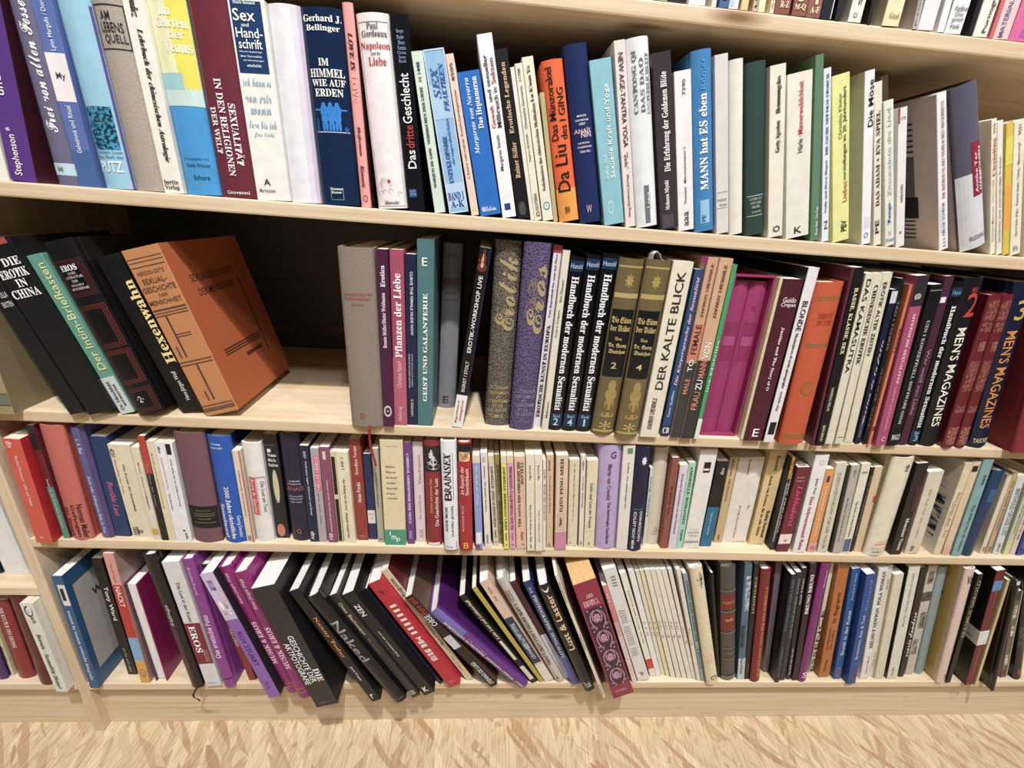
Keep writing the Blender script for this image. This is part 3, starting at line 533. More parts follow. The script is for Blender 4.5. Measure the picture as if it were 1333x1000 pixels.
('R1',0.3907,0.0037,1.0028,-0.2689,-0.0035,0.0196,0.1993,0.135,0,'e2dccb','ivory paperback with black narrow wording Hemmungslos, upper full shelf','books on the upper full shelf','Gerty Agoston|U serif|.52 .7|.4 .75|2a2628;Hemmungslos|U serif|.74 .94|.4 .75|2a2628;O|H|.03 .07|.35 .8|222','.028 .075|.32 .36|222|emblem',{}),
('R1',0.4218,0.0042,1.0046,-0.2856,-0.0055,0.031,0.1932,0.131,0,'dfdccf','broad ivory book with red wording Männerweiblichkeit, upper full shelf','books on the upper full shelf','Härle ·|U|.54 .64|.45 .65|4a4a4a;Männerweiblichkeit|U|.65 .95|.45 .65|c23a40;K|H|.025 .07|.35 .7|333','',{}),
('R1',0.4477,0.0048,1.0017,-0.2876,-0.0002,0.0103,0.2165,0.147,0,'5c8064','tall matte green book standing taller than its neighbours, upper full shelf','books on the upper full shelf','Mann Maß · Die Frau|U|.03 .2|.55 .85|dfe6d8','',{}),
('R1',0.4639,0.0052,1.0017,-0.3138,-0.0002,0.0095,0.2054,0.14,0,'dbe2e8','white paperback with blue capitals Die Sache mit dem Storch, upper full shelf','books on the upper full shelf','Wally und Horst Hagen|U serif|.18 .5|.35 .7|2d62a8;DIE SACHE MIT DEM STORCH|U serif|.53 .97|.35 .7|2d62a8;Z|H|.08 .13|.3 .8|333','',{}),
('R1',0.4856,0.0047,1.0039,-0.3394,-0.0045,0.0219,0.1999,0.136,0,'dfe090','pale yellow paperback lettered Liebesvorstellungen im 20. Jahrhundert, upper full shelf','books on the upper full shelf','Liebes|U|.25 .38|.6 .85|c06a3a;vorstellungen im 20. Jahrhundert|U|.385 .93|.6 .85|2c2c28;Christina Kloter|U|.64 .9|.35 .55|8a7a40;PBV|U|.06 .13|.5 .85|222','',{}),
('R1',0.5237,0.0057,1.0023,-0.3372,0.001,0.0124,0.2089,0.15,0,'e6e5e8','white book with bold black vertical title Die Möse, upper full shelf','books on the upper full shelf','Die Möse|U|.7 .95|.4 .9|16161a;O|H|.04 .075|.25 .7|6a86b8','.1 .17|.3 .8|d2d6e6',{'side': 'c2c0b4'}),
('R1',0.5418,0.0069,1.002,-0.3648,0.0014,0.01,0.2004,0.136,0,'e0dac6','cream spine with black capitals Das Adam + Eva Spiel, upper full shelf','books on the upper full shelf','DAS ADAM + EVA SPIEL|U serif|.26 .84|.25 .75|3a362e;PE|U|.08 .17|.2 .7|2a2622','',{}),
('R1',0.6162,0.0764,1.0023,-0.3887,0.0114,0.011,0.2315,0.08,0,'a8a398','tall grey board standing behind the book lettered Tange, upper full shelf','books on the upper full shelf','','',{}),
('R1',0.5581,0.0046,1.0025,-0.3876,-0.0029,0.0123,0.1816,0.068,0,'dcdcd0','ivory spine with blue word Tange above a blue publisher mark, upper full shelf','books on the upper full shelf','Tange|U serif|.16 .32|.3 .7|2d5fa8;· Zitaunelnte die Lied|U|.33 .95|.35 .7|a9b4bc;Kösel|H|.03 .06|.1 .9|557a9c;X|H|.08 .11|.3 .7|8aa0b0','',{}),
('R1',0.5734,0.0044,1.0023,-0.3676,-0.0021,0.0116,0.1739,0.068,0,'e0dcda','slim white book with short black word near its middle, upper full shelf','books on the upper full shelf','KARIN RUBIN|U|.34 .47|.4 .68|1c1a1c;VTB|H|.92 .94|.3 .8|555;8|H|.1 .12|.35 .6|444','.9 1|0 .2|a83038',{}),
('R1',0.6388,0.0045,1.0028,-0.4359,-0.004,0.0122,0.2003,0.17,0,'e8e4e6','white spine lettered Die Befreiung des weiblichen Begehrens beside its portrait cover, upper full shelf','books on the upper full shelf','DIE BEFREIUNG DES WEIBLICHEN BEGEHRENS|U serif|.35 .95|.4 .72|a87a88;HELGE SCHENK|U|.1 .33|.35 .65|6a6a72;E.S.V.|U|.02 .09|.4 .7|7a7a80','.12 .3|.15 .35|c3d3e6',{'side': 'b7a9a2', 'portrait': 1}),
('R1',0.6836,0.0033,1.008,-0.4832,-0.039,0.0335,0.2136,0.16,1,'565468','thick dark violet and white spine with a red title panel, upper full shelf','books on the upper full shelf','Antike Ter|U|.35 .6|.62 .75|e8d8d8;HARMONIEN|U|.36 .62|.82 .95|f0e4e4;BLESSING|H|.055 .085|.3 .95|6a6a72','0 .48|0 1|c9c9cf;.33 .66|.52 .97|8a2038',{'side': 'b0a8a4'}),
('R1',0.7137,0.0044,1.0017,-0.4487,-0.0039,0.0069,0.1781,0.121,0,'e6dfc8','cream paperback with tall red lettering leaning on the violet book, upper full shelf','books on the upper full shelf','Cicciolina|U serif|.6 .87|.3 .8|b8283a;VOLLWEIB|U|.4 .58|.3 .7|d8a860;Erotische Memoiren|U|.1 .38|.3 .6|777;999|U|.9 .97|.4 .7|222','',{}),
('R1',0.7259,0.0061,1.0019,-0.4599,0.0017,0.0077,0.1775,0.121,0,'dedbd2','thin grey-white paperback right of the red-lettered cream one, upper full shelf','books on the upper full shelf','Sachliche und unanständige Frauen|U|.1 .75|.35 .7|3a3a3a','',{}),
('R1',0.7353,0.0056,1.0021,-0.4409,0.0002,0.009,0.1752,0.119,0,'d6b83c','thin yellow and orange book near the right picture edge, upper full shelf','books on the upper full shelf','','.2 .55|0 1|e0a040;.7 .9|0 1|d8cf50',{}),
('R1',0.7479,0.0045,1.0032,-0.4416,-0.0079,0.0141,0.1773,0.121,0,'e3dcc6','cream paperback near right edge with small black author line, upper full shelf','books on the upper full shelf','Gerd Stein (Hg.) · Femme fatale - Vamp - Blaustrumpf|U|.15 .85|.4 .65|3a362e;9521|U|.9 .97|.4 .65|444;Fi|H|.03 .07|.3 .7|888','',{}),
('R1',0.7696,0.0047,1.0031,-0.4708,-0.0092,0.0127,0.183,0.124,0,'ded6bc','last cream book at the right edge of the picture, upper full shelf','books on the upper full shelf','Bataille|U|.3 .7|.3 .7|444','',{}),
('R0',0.1749,0.0008,1.2415,-0.0295,0.0015,0.0267,0.2,0.136,0,'e7e2d8','pale book at the far left end of the cut-off top shelf','books on the cut-off top shelf','','',{}),
('R0',0.2016,0.0006,1.2414,-0.0245,0.0015,0.0253,0.2,0.136,0,'d9c08a','tan book with a dark pattern along its foot, shelf cut off by the top edge','books on the cut-off top shelf','','0 .05|.05 .95|2a241e',{}),
('R0',0.2251,0.0012,1.2412,-0.0116,0.0011,0.0197,0.2,0.136,0,'e8e4e4','wide white book between the tan patterned and blue-footed books','books on the cut-off top shelf','','',{}),
('R0',0.2453,0.0015,1.2413,-0.0477,0.0004,0.0057,0.2,0.136,0,'e4dfdc','narrow white book touching the blue-footed book, shelf cut off by the top edge','books on the cut-off top shelf','','',{}),
('R0',0.2565,0.0009,1.2415,-0.0599,0.0004,0.0112,0.2,0.136,0,'49699a','blue book with a pale letter F at its foot','books on the cut-off top shelf','F|U|.035 .07|.3 .75|e6d2dc','',{}),
('R0',0.268,0.0006,1.2413,-0.0273,0.0006,0.0112,0.2,0.136,0,'dfe5ee','white book with light blue shading right of the blue one','books on the cut-off top shelf','','.01 .06|.1 .5|b9cbe4',{}),
('R0',0.2809,0.0006,1.2413,-0.041,0.0004,0.0085,0.2,0.136,0,'e6c78e','amber cream book left of the lettered beige spine, shelf cut off by the top edge','books on the cut-off top shelf','','',{}),
('R0',0.2937,0.0006,1.2413,-0.0675,0.0004,0.006,0.2,0.136,0,'c9bc9e','beige spine with dark vertical capitals cut by the top edge','books on the cut-off top shelf','LIEBESKUNST|U|.02 .4|.3 .75|3c342c','',{}),
('R0',0.3013,0.0009,1.2414,-0.0607,0.0006,0.008,0.2,0.136,0,'efe2b4','pale yellow paperback on the cut-off top shelf','books on the cut-off top shelf','','',{}),
('R0',0.3137,0.0006,1.2413,-0.0906,0.0003,0.0045,0.2,0.136,0,'f0e6cc','cream spine with ornate brown lettering beside the brown volumes','books on the cut-off top shelf','SCHULE|U|.02 .3|.25 .7|8a7448','',{}),
('R0',0.3255,0.0005,1.2415,-0.0452,0.0013,0.0183,0.2,0.136,0,'8a5648','brown volume marked R-Z, left of the lexicon trio, shelf cut off by the top edge','books on the cut-off top shelf','R-Z|H serif|.03 .06|.3 .85|f0dcc0;6|H|.07 .12|.4 .75|f0dcc0','',{}),
('R0',0.3462,0.0006,1.2416,-0.0584,0.0015,0.0171,0.2,0.136,0,'8d594a','brown volume marked M-Q, middle of the lexicon trio, shelf cut off by the top edge','books on the cut-off top shelf','M-Q|H serif|.025 .055|.1 .85|f0dcc0;5|H|.065 .13|.25 .7|f0dcc0','',{}),
('R0',0.3634,0.0006,1.2416,-0.0596,0.0013,0.0165,0.2,0.136,0,'935f50','brown volume marked A-F, right of the lexicon trio, shelf cut off by the top edge','books on the cut-off top shelf','A-F|H serif|.02 .05|.2 .85|f0dcc0;1|H|.06 .13|.4 .7|f0dcc0','',{}),
('R0',0.3783,-0.0001,1.2414,-0.0485,0.0008,0.0126,0.2,0.136,0,'20262e','dark slate book with a thin white right edge, shelf cut off by the top edge','books on the cut-off top shelf','','0 1|.93 1|e8e6e2',{}),
('R0',0.3936,-0.0002,1.2414,-0.0744,0.0004,0.0071,0.2,0.136,0,'2a2830','black book between the white-edged slate and speckled books, shelf cut off by the top edge','books on the cut-off top shelf','','',{}),
('R0',0.4138,0.0,1.2414,-0.0317,0.0014,0.0157,0.2,0.15,0,'e4e0d4','white speckled book with a small black emblem, shelf cut off by the top edge','books on the cut-off top shelf','S|U|.08 .12|.45 .7|333','.02 .045|.3 .6|444|emblem',{'side': 'b9b3b0'}),
('R0',0.4316,-0.0004,1.2413,-0.0693,0.0003,0.0045,0.2,0.136,0,'26241f','slim black book right of the white speckled one, shelf cut off by the top edge','books on the cut-off top shelf','','',{}),
('R0',0.458,-0.0006,1.2416,-0.0418,0.003,0.0203,0.2,0.16,0,'efdcae','pale yellow book with one grey word at its foot','books on the cut-off top shelf','Kiesel|H|.035 .065|.3 .85|9a8a60','',{'side': 'b8ab94'}),
('R0',0.4895,-0.0004,1.2415,-0.1325,0.001,0.0061,0.2,0.136,0,'b9b3ae','grey spine with ornate lettering right of the yellow book','books on the cut-off top shelf','JUGENDSTIL|U|.01 .4|.2 .6|77706c','',{}),
('R0',0.5026,0.0,1.2417,-0.056,0.0023,0.0191,0.2,0.136,0,'e4e1e2','wide white book right of the ornate grey spine, shelf cut off by the top edge','books on the cut-off top shelf','','',{}),
('R0',0.5224,0.0002,1.2415,-0.0849,0.0007,0.0084,0.2,0.136,0,'e9e7e8','narrow white book left of the handwritten-looking spine, shelf cut off by the top edge','books on the cut-off top shelf','','',{}),
('R0',0.5382,0.0009,1.2415,-0.0395,0.0012,0.0203,0.2,0.136,0,'e6e8ea','white spine with stacked grey lettering and bright edges, shelf cut off by the top edge','books on the cut-off top shelf','liebe|H|.11 .135|.2 .95|7c7e86;Die|H|.085 .105|.3 .8|7c7e86;göttl|H|.055 .08|.15 .9|7c7e86;frank|H|.025 .05|.2 .8|7c7e86','',{'side': 'b4aca0'}),
('R0',0.5604,0.0002,1.2413,-0.0688,0.0002,0.0054,0.2,0.136,0,'26222a','slim black book left of the ivory spine, shelf cut off by the top edge','books on the cut-off top shelf','','',{}),
('R0',0.5731,0.0006,1.2415,-0.0422,0.001,0.0181,0.2,0.136,0,'e9e6da','ivory spine lettered Pornogr in dark capitals, shelf cut off by the top edge','books on the cut-off top shelf','Pornografie|U|.02 .25|.5 .85|3a3a34','',{}),
('R0',0.5881,0.0007,1.2413,-0.0597,0.0002,0.0045,0.2,0.136,0,'d06a74','thin rose red book on the cut-off top shelf','books on the cut-off top shelf','','',{}),
('R0',0.6003,0.001,1.2416,-0.0469,0.0007,0.019,0.2,0.136,0,'ecc4c0','light pink spine with blue violet letters, shelf cut off by the top edge','books on the cut-off top shelf','MATERIALIEN|U|.01 .25|.25 .55|6a72a8','',{}),
('R0',0.6257,0.001,1.2414,-0.0174,0.0018,0.0302,0.2,0.136,0,'d8679c','magenta pink book at the top right corner, shelf cut off by the top edge','books on the cut-off top shelf','','.02 .06|.4 .8|b45aa8',{}),
('R2',-0.6645,-0.0134,0.6967,0.0029,0.0144,0.0419,0.23,0.15,0,'a08a5e','old tan cloth book with grey bands at the far left, shelf with the empty gap','books on the shelf with the gap','','.06 .13|0 1|6e6e62;.13 .135|0 1|3a3a34|line;.055 .06|0 1|3a3a34|line;.3 .45|.2 .5|7d6f6a',{'side': '8a7a58'}),
('R2',-0.5642,-0.0083,0.6996,-0.2904,0.0166,0.0208,0.2384,0.162,0,'16161a','black dust-jacketed book leaning over the old tan book, shelf with the empty gap','books on the shelf with the gap','ULLA|H|.7 .73|.5 .95|d0ced0;EROTEN|H|.65 .68|.3 .95|d0ced0','',{}),
('R2',-0.5328,-0.0065,0.702,-0.2887,0.0259,0.0376,0.24,0.163,0,'141418','black leaning spine lettered Die Erotik in China, shelf with the empty gap','books on the shelf with the gap','DIE|H serif|.865 .905|.35 .95|f0eef0;EROTIK|H serif|.805 .85|.05 1.0|f0eef0;IN|H serif|.755 .795|.4 .75|f0eef0;CHINA|H serif|.7 .745|.05 1.0|f0eef0','.97 1|.1 .9|a04a46',{}),
('R2',-0.5021,-0.0003,0.6994,-0.2874,0.0015,0.0196,0.226,0.154,0,'5f9884','sea green leaning paperback lettered Der Intim-Briefkasten, shelf with the empty gap','books on the shelf with the gap','Der Intim-Briefkasten|U|.3 .95|.3 .85|d9dca0;Dr. Hirschfeld|U|.03 .22|.2 .45|222;antwortet|U|.05 .2|.55 .75|333','0 .25|0 1|c2cbcb',{}),
('R2',-0.4677,-0.0069,0.7018,-0.2675,0.0116,0.0387,0.2427,0.17,1,'151114','black leaning hardback lettered Eros with nested red square frames, shelf with the empty gap','books on the shelf with the gap','EROS|H serif|.845 .875|.25 .75|f0eef0;IN DER|H|.825 .838|.4 .65|c9b8bc;LITERATUR|H|.805 .818|.25 .8|c9b8bc;DER|H|.785 .798|.4 .6|c9b8bc;FRÜHEN|H|.765 .778|.3 .7|c9b8bc;MODERNE|H|.745 .758|.25 .8|c9b8bc;·2·|H|.08 .12|.35 .6|d8d0d0','.71 .9|.06 .94|5a2420|frames;.42 .66|.06 .94|7a3028|frames;.2 .4|.06 .94|7a3028|frames;.02 .17|.06 .94|6a2c26|frames',{}),
('R2',-0.4193,0.0106,0.7013,-0.3021,0.0001,0.0312,0.2282,0.155,0,'131214','black leaning paperback lettered Hexenwahn in yellow and orange, shelf with the empty gap','books on the shelf with the gap','Hexenwahn|U serif|.33 .85|.55 1.0|f0d890;Hans-Jürgen Wolf|U|.08 .28|.5 .75|e0dcd8','',{}),
('R2',-0.3734,0.0039,0.7033,-0.2789,0.0114,0.0483,0.2391,0.19,0,'c0804a','large orange cloth book leaning beside the empty shelf gap','books on the shelf with the gap','HERZOG-GOTZ|H|.86 .88|.12 .85|6a4634;SEXUAL-|H|.81 .84|.15 .8|5c3a30;GESCHICHTE|H|.765 .795|.05 .95|5c3a30;DER|H|.735 .75|.4 .65|5c3a30;MENSCHHEIT|H|.695 .72|.05 .95|5c3a30','.925 .93|.03 .97|5a3c34|line;.945 .95|.03 .97|5a3c34|line;.9 .905|.03 .97|5a3c34|line;.66 .67|.03 .97|5a3c34|line;.645 .65|.03 .97|5a3c34|line;.63 .635|.03 .97|5a3c34|line;.38 .63|.28 .33|4c3430|line;.38 .45|.14 .18|4c3430|line;.5 .505|.33 .75|6a4a3c|line;.515 .52|.33 .75|6a4a3c|line;.33 .335|.03 .97|5a3c34|line;.35 .355|.03 .97|5a3c34|line;.1 .33|.45 .5|4c3430|line;.1 .16|.3 .34|4c3430|line;.03 .05|.03 .97|6a5046|line;.065 .07|.03 .97|6a5046|line',{'side': 'b2592a', 'coverdeco': 1}),
('R2',-0.1622,-0.0086,0.6971,-0.0178,-0.0018,0.0461,0.2552,0.18,1,'8a7d70','thick grey-brown linen book with small red title, right of the gap','books on the shelf with the gap','Sittengeschichte der|H|.755 .775|.1 .9|b04038;Kulturvölker|H|.735 .752|.1 .85|b04038;Alle Völker|H|.705 .718|.3 .65|b04038;SV|H|.045 .085|.3 .5|a8504a','',{'ribbon': '8e1c26'}),
('R2',-0.131,-0.0062,0.6967,-0.0095,0.0009,0.0147,0.2554,0.174,0,'4a1a3e','dark plum paperback lettered Erotica with a white emblem, shelf with the empty gap','books on the shelf with the gap','Renate Müller/Dieter Weidmann|U serif|.48 .78|.3 .65|e8dce4;Erotica|U serif|.81 .92|.3 .7|f4ecf2','.065 .135|.1 .85|d8ccd4|emblem',{}),
('R2',-0.1142,0.0009,0.6967,-0.0061,0.0008,0.0183,0.2555,0.174,0,'a84a66','pink book lettered Pflanzen der Liebe in white, shelf with the empty gap','books on the shelf with the gap','Pflanzen der Liebe|U serif|.42 .88|.2 .75|fbf2f4;Christian Rätsch|U|.24 .4|.3 .65|ecc0cc;Hallwag|U|.03 .12|.3 .65|ecc0cc','0 .42|0 1|b65b72',{}),
('R2',-0.0973,0.0032,0.6967,-0.0038,0.0003,0.0148,0.2506,0.17,0,'1d2244','navy book with small white capitals Curve The Female Nude Now, shelf with the empty gap','books on the shelf with the gap','CURVE THE FEMALE NUDE NOW|D|.56 .91|.45 .7|e8e8ee;DAVID EBONY JANE HARRIS|D|.25 .45|.45 .6|c8c8d4;FRANCES RICHARD MARTHA|D|.24 .45|.2 .35|c8c8d4;UNIVERSE ©|U|.06 .17|.35 .6|d8d8a8','',{}),
('R2',-0.0782,0.002,0.6967,0.0006,0.001,0.0226,0.2706,0.2,0,'4a7478','teal book lettered Geist und Galanterie in spaced white capitals, shelf with the empty gap','books on the shelf with the gap','GEIST UND GALANTERIE|U serif|.15 .74|.35 .62|f0f2f0;E|H|.875 .915|.3 .6|f0f2f0','',{}),
('R2',-0.0524,0.0703,0.6969,0.0201,0.0009,0.0284,0.2628,0.14,1,'85858a','silver grey spine lettered Erotikon, set deep between teal and black, shelf with the empty gap','books on the shelf with the gap','EROTIKON|H|.77 .81|.08 .9|8e2c34;Grand und|H|.94 .952|.25 .75|555;Bilderfreund|H|.925 .937|.25 .75|555;Beschreibungen|H|.72 .732|.25 .75|555;aus der Sammlung|H|.68 .692|.1 .9|555;E|H|.035 .08|.25 .65|333','',{'side': '5a5a5e'}),
('R2',-0.0299,0.0001,0.6976,0.115,0.0003,0.0159,0.2666,0.181,0,'141316','black paperback lettered Erotik-Workshop Live with a red figure, shelf with the empty gap','books on the shelf with the gap','EROTIK-WORKSHOP LIVE|U|.45 .86|.3 .65|f0eef0;SIGRIST / STOLT|U|.22 .4|.35 .65|e0dee0;Ignaz|U italic|.02 .17|.15 .4|8a3030;magica|U italic|.04 .17|.5 .8|c03a3a','0 .2|0 1|e9e4e2;.88 .99|.05 .85|6a2f28|figure;.9 .97|.3 .55|d8a890|figure;.2 1|.93 1|20264c',{}),
('R2',0.0309,0.0124,0.6967,0.0024,-0.0013,0.0369,0.2764,0.188,1,'5a524c','brown-grey grained leather book with curling gold script, shelf with the empty gap','books on the shelf with the gap',"Erotik|U script|.55 .92|.15 .9|a9976e;DICTIONNAIRE|H|.22 .24|.12 .9|b8a468;DE L'HUMOUR|H|.19 .21|.12 .9|b8a468;ET|H|.165 .18|.4 .6|b8a468;L'EROTISME|H|.14 .16|.12 .9|b8a468;ET DE|H|.11 .13|.3 .7|b8a468;LA SEXUEL|H|.085 .105|.12 .9|b8a468;TOME II|H|.05 .07|.15 .7|b8a468",'',{'leather': 1, 'script': 1}),
('R2',0.0685,0.0009,0.6967,0.0042,-0.0014,0.0362,0.2769,0.188,1,'51466a','violet grained leather book with curling gold script, shelf with the empty gap','books on the shelf with the gap',"Eros|U script|.55 .9|.3 .95|a9976e;LITTERATUR|H|.22 .24|.2 .95|9a88a0;DE L'HUMOUR|H|.19 .21|.2 .95|9a88a0;ET|H|.165 .18|.4 .6|9a88a0;L'EROTISME|H|.14 .16|.2 .95|9a88a0;ET DE|H|.11 .13|.3 .7|9a88a0;LA SEXUEL|H|.085 .105|.2 .95|9a88a0",'',{'leather': 1, 'script': 1}),
('R2',0.0927,0.01,0.6968,0.0194,-0.0,0.0111,0.2741,0.186,0,'dcd4dc','white spine with black capitals Erotische Kunst in Europa, shelf with the empty gap','books on the shelf with the gap','EROTISCHE KUNST IN EUROPA|U serif|.07 .6|.25 .75|1c1a1e;Vom Jugendstil bis zum Art Deco|U serif|.64 .96|.3 .6|333','.965 1|0 1|a83040',{}),
('R2',0.1054,0.0029,0.6967,0.0125,-0.0004,0.01,0.2694,0.183,0,'dad2c2','narrow cream paperback lettered Sex-Theater in thin type, shelf with the empty gap','books on the shelf with the gap','André Gelpke|U|.55 .7|.3 .65|555;Sex-Theater|U|.74 .86|.3 .65|555;Mahnert|U|.08 .18|.3 .65|666','',{}),
('R2',0.1208,0.0039,0.6968,0.0188,0.0004,0.0201,0.2618,0.178,1,'101014','black glossy handbook volume numbered 2, left of the three, shelf with the empty gap','handbook volumes with numbered foot','Handbuch der modernen Sexualität|D serif|.13 .9|.25 .75|f0f0f4;Hunold|H|.94 .965|.1 .9|a8c4e0;Band|H|.085 .105|.25 .75|8ab4dc;2|H|.035 .08|.3 .68|a8d0f0','.925 .98|.04 .96|1d3352;.03 .11|.04 .96|17304e',{}),
('R2',0.1428,0.0032,0.6968,0.0177,0.0005,0.0206,0.2658,0.181,1,'101014','black glossy handbook volume numbered 4, middle of the three, shelf with the empty gap','handbook volumes with numbered foot','Handbuch der modernen Sexualität|D serif|.13 .9|.25 .75|f0f0f4;Hunold|H|.94 .965|.1 .9|a8c4e0;Band|H|.085 .105|.25 .75|8ab4dc;4|H|.035 .08|.3 .68|a8d0f0','.925 .98|.04 .96|1d3352;.03 .11|.04 .96|17304e',{}),
('R2',0.1652,0.0028,0.6969,0.0184,0.0003,0.0219,0.2684,0.182,1,'101014','black glossy handbook volume numbered 1, right of the three, shelf with the empty gap','handbook volumes with numbered foot','Handbuch der modernen Sexualität|D serif|.13 .9|.25 .75|f0f0f4;Hunold|H|.94 .965|.1 .9|a8c4e0;Band|H|.085 .105|.25 .75|8ab4dc;1|H|.035 .08|.3 .68|a8d0f0','.925 .98|.04 .96|1d3352;.03 .11|.04 .96|17304e',{}),
('R2',0.1952,-0.0037,0.6969,0.0144,-0.0005,0.0351,0.2647,0.18,1,'6b5c3c','olive and gold antique volume numbered 2, left of its twin, shelf with the empty gap','olive gold antique volumes','Die Sitten|H gothic|.665 .7|.08 .88|c8b070;der Völker|H gothic|.62 .655|.08 .88|c8b070;Von|H gothic|.57 .59|.3 .6|b8a060;Dr. Georg|H gothic|.525 .555|.1 .85|c8b070;Buschan|H gothic|.49 .52|.15 .85|c8b070;2|H|.41 .445|.3 .6|d0b878;*|H|.03 .09|.25 .8|b89c58','.955 .965|.03 .97|b09858|band;.8 .825|.03 .97|b8a060|band;.85 .93|.3 .7|a8904e|flower;.36 .74|.05 .92|14161c|title_panel;.11 .34|.25 .85|a08848|figure_relief;.015 .03|.05 .95|b09858|band',{}),
('R2',0.2322,-0.0085,0.6968,0.0083,-0.0022,0.0351,0.266,0.181,1,'6e5f3e','olive and gold antique volume numbered 4 with torn wrapper, shelf with the empty gap','olive gold antique volumes','Die Sitten|H gothic|.665 .7|.08 .88|c8b070;der Völker|H gothic|.62 .655|.08 .88|c8b070;Von|H gothic|.57 .59|.3 .6|b8a060;Dr. Georg|H gothic|.525 .555|.1 .85|c8b070;Buschan|H gothic|.49 .52|.15 .85|c8b070;4|H|.41 .445|.3 .6|d0b878;*|H|.03 .09|.25 .8|b89c58','.955 .965|.03 .97|b09858|band;.8 .825|.03 .97|b8a060|band;.85 .93|.3 .7|a8904e|flower;.36 .74|.05 .92|14161c|title_panel;.11 .34|.25 .85|a08848|figure_relief;.015 .03|.05 .95|b09858|band',{'torn': 1}),
('R2',0.2681,-0.0058,0.6967,-0.002,-0.0001,0.0285,0.2663,0.181,0,'dfd6c2','cream book lettered Der kalte Blick in thin black capitals, shelf with the empty gap','books on the shelf with the gap','DER KALTE BLICK|U|.3 .95|.3 .72|2c2826;EDITION STEMMLE|U italic|.05 .25|.3 .55|4c4640','',{}),
('R2',0.2954,-0.0005,0.6967,-0.0031,0.0,0.0127,0.2568,0.175,0,'2b4a72','blue spine with pink italics Die Körpersprache der Sexualität, shelf with the empty gap','books on the shelf with the gap','Die Körpersprache der Sexualität|U italic|.33 .96|.3 .75|e8b8d4;Susan Quilliam|U|.13 .3|.3 .6|d8dce4;CB|H serif|.02 .06|.1 .9|e8e8ec','0 .07|0 1|1c3052',{}),
('R2',0.3113,-0.0039,0.6967,-0.0097,-0.0007,0.0152,0.274,0.186,0,'c79c7c','peach topped dark spine lettered Male to Female, shelf with the empty gap','books on the shelf with the gap','MALE|U|.27 .36|.25 .72|d88a6a;TO|U|.4 .47|.25 .72|f0ece8;FEMALE|U|.5 .66|.2 .75|3a2a20;EDITION STEMMLE|U italic|.7 .97|.4 .65|6a4c3a','0 .45|0 1|3a3a3c;.46 .66|0 1|c77c62;.97 1|-.6 0|8e2a6a',{}),
('R2',0.3294,-0.0061,0.6968,-0.0123,-0.0003,0.0189,0.274,0.186,0,'cba280','peach topped dark spine lettered Von Mann zu Frau, shelf with the empty gap','books on the shelf with the gap','VON|U|.48 .57|.25 .75|f4f0e8;MANN|U|.37 .47|.25 .75|d88a6a;ZU|U|.3 .36|.25 .75|f0ece8;FRAU|U|.18 .29|.25 .75|d88a6a;EDITION STEMMLE|U italic|.7 .97|.4 .65|6a4c3a','0 .47|0 1|343436',{}),
('R2',0.3448,-0.0055,0.6967,-0.0178,-0.0001,0.0068,0.2668,0.181,0,'3c9a62','thin bright green book touching the magenta slipcase, shelf with the empty gap','books on the shelf with the gap','Ina Melville|U|.3 .6|.3 .7|d8e8d8','0 .13|0 1|dcdcd2',{}),
('R2',0.3867,0.0079,0.6974,-0.0245,0.0034,0.0604,0.2526,0.17,0,'9a2c60','open magenta slipcase holding two magenta volumes, shelf with the empty gap','books on the shelf with the gap','','',{'slip': 1}),
('R2',0.3728,0.0138,0.7001,-0.0245,0.0034,0.027,0.2414,0.156,1,'9c2f68','magenta clothbound volume, left of the two in the slipcase, shelf with the empty gap','books on the shelf with the gap','','.5 .75|.15 .9|8a2458;.6 .66|.2 .85|a8447c',{}),
('R2',0.4004,0.0139,0.7007,-0.0245,0.0034,0.027,0.2414,0.156,1,'9c2f68','magenta clothbound volume, right of the two in the slipcase, shelf with the empty gap','books on the shelf with the gap','','.5 .75|.15 .9|8a2458;.6 .66|.2 .85|a8447c;.82 .85|.35 .6|8a2458',{}),
('R2',0.4224,-0.0014,0.6967,-0.0364,-0.0002,0.0045,0.253,0.172,0,'dccbaa','thin cream book between the slipcase and the maroon book, shelf with the empty gap','books on the shelf with the gap','','',{}),
('R2',0.4385,-0.0056,0.6971,-0.0358,-0.0014,0.0275,0.2528,0.172,0,'4e1a28','maroon book with a small white lowered title right of slipcase, shelf with the empty gap','books on the shelf with the gap','Guido|H|.87 .9|.15 .85|e8dce0;Crepax|H|.84 .87|.1 .9|e8dce0;Justine and The Story of O|D serif|.34 .73|.42 .62|e8dce0;E|H|.03 .085|.35 .7|f0ecec','',{}),
('R2',0.4623,-0.0081,0.697,-0.0432,-0.0008,0.0156,0.2702,0.2,0,'dfdade','white spine lettered Blonde beside its black cover, shelf with the empty gap','books on the shelf with the gap','BLONDE|D|.67 .83|.25 .75|222;Masterpieces of erotic photography|D serif|.34 .66|.3 .65|3a3a3a;michelle olley|D|.2 .32|.3 .65|3a3a3a','.05 .13|.2 .85|1c1c1e',{'side': '1d1a1e'}),
('R2',0.499,-0.0137,0.6982,-0.0778,-0.0151,0.0399,0.2523,0.17,1,'c4522c','bright orange cloth book with gold bands and a gold oval, shelf with the empty gap','books on the shelf with the gap','LIEBESKUNST|H|.8 .83|.3 .85|b04424;DES OSTENS|H|.76 .79|.3 .85|b04424','.9 .908|.1 .97|8a6a30|band;.915 .922|.1 .97|8a6a30|band;.63 .638|.1 .97|8a6a30|band;.645 .652|.1 .97|8a6a30|band;.04 .05|.1 .97|8a6a30|band;.06 .07|.1 .97|8a6a30|band;.33 .42|.3 .8|8f6a2c|oval_ring',{}),
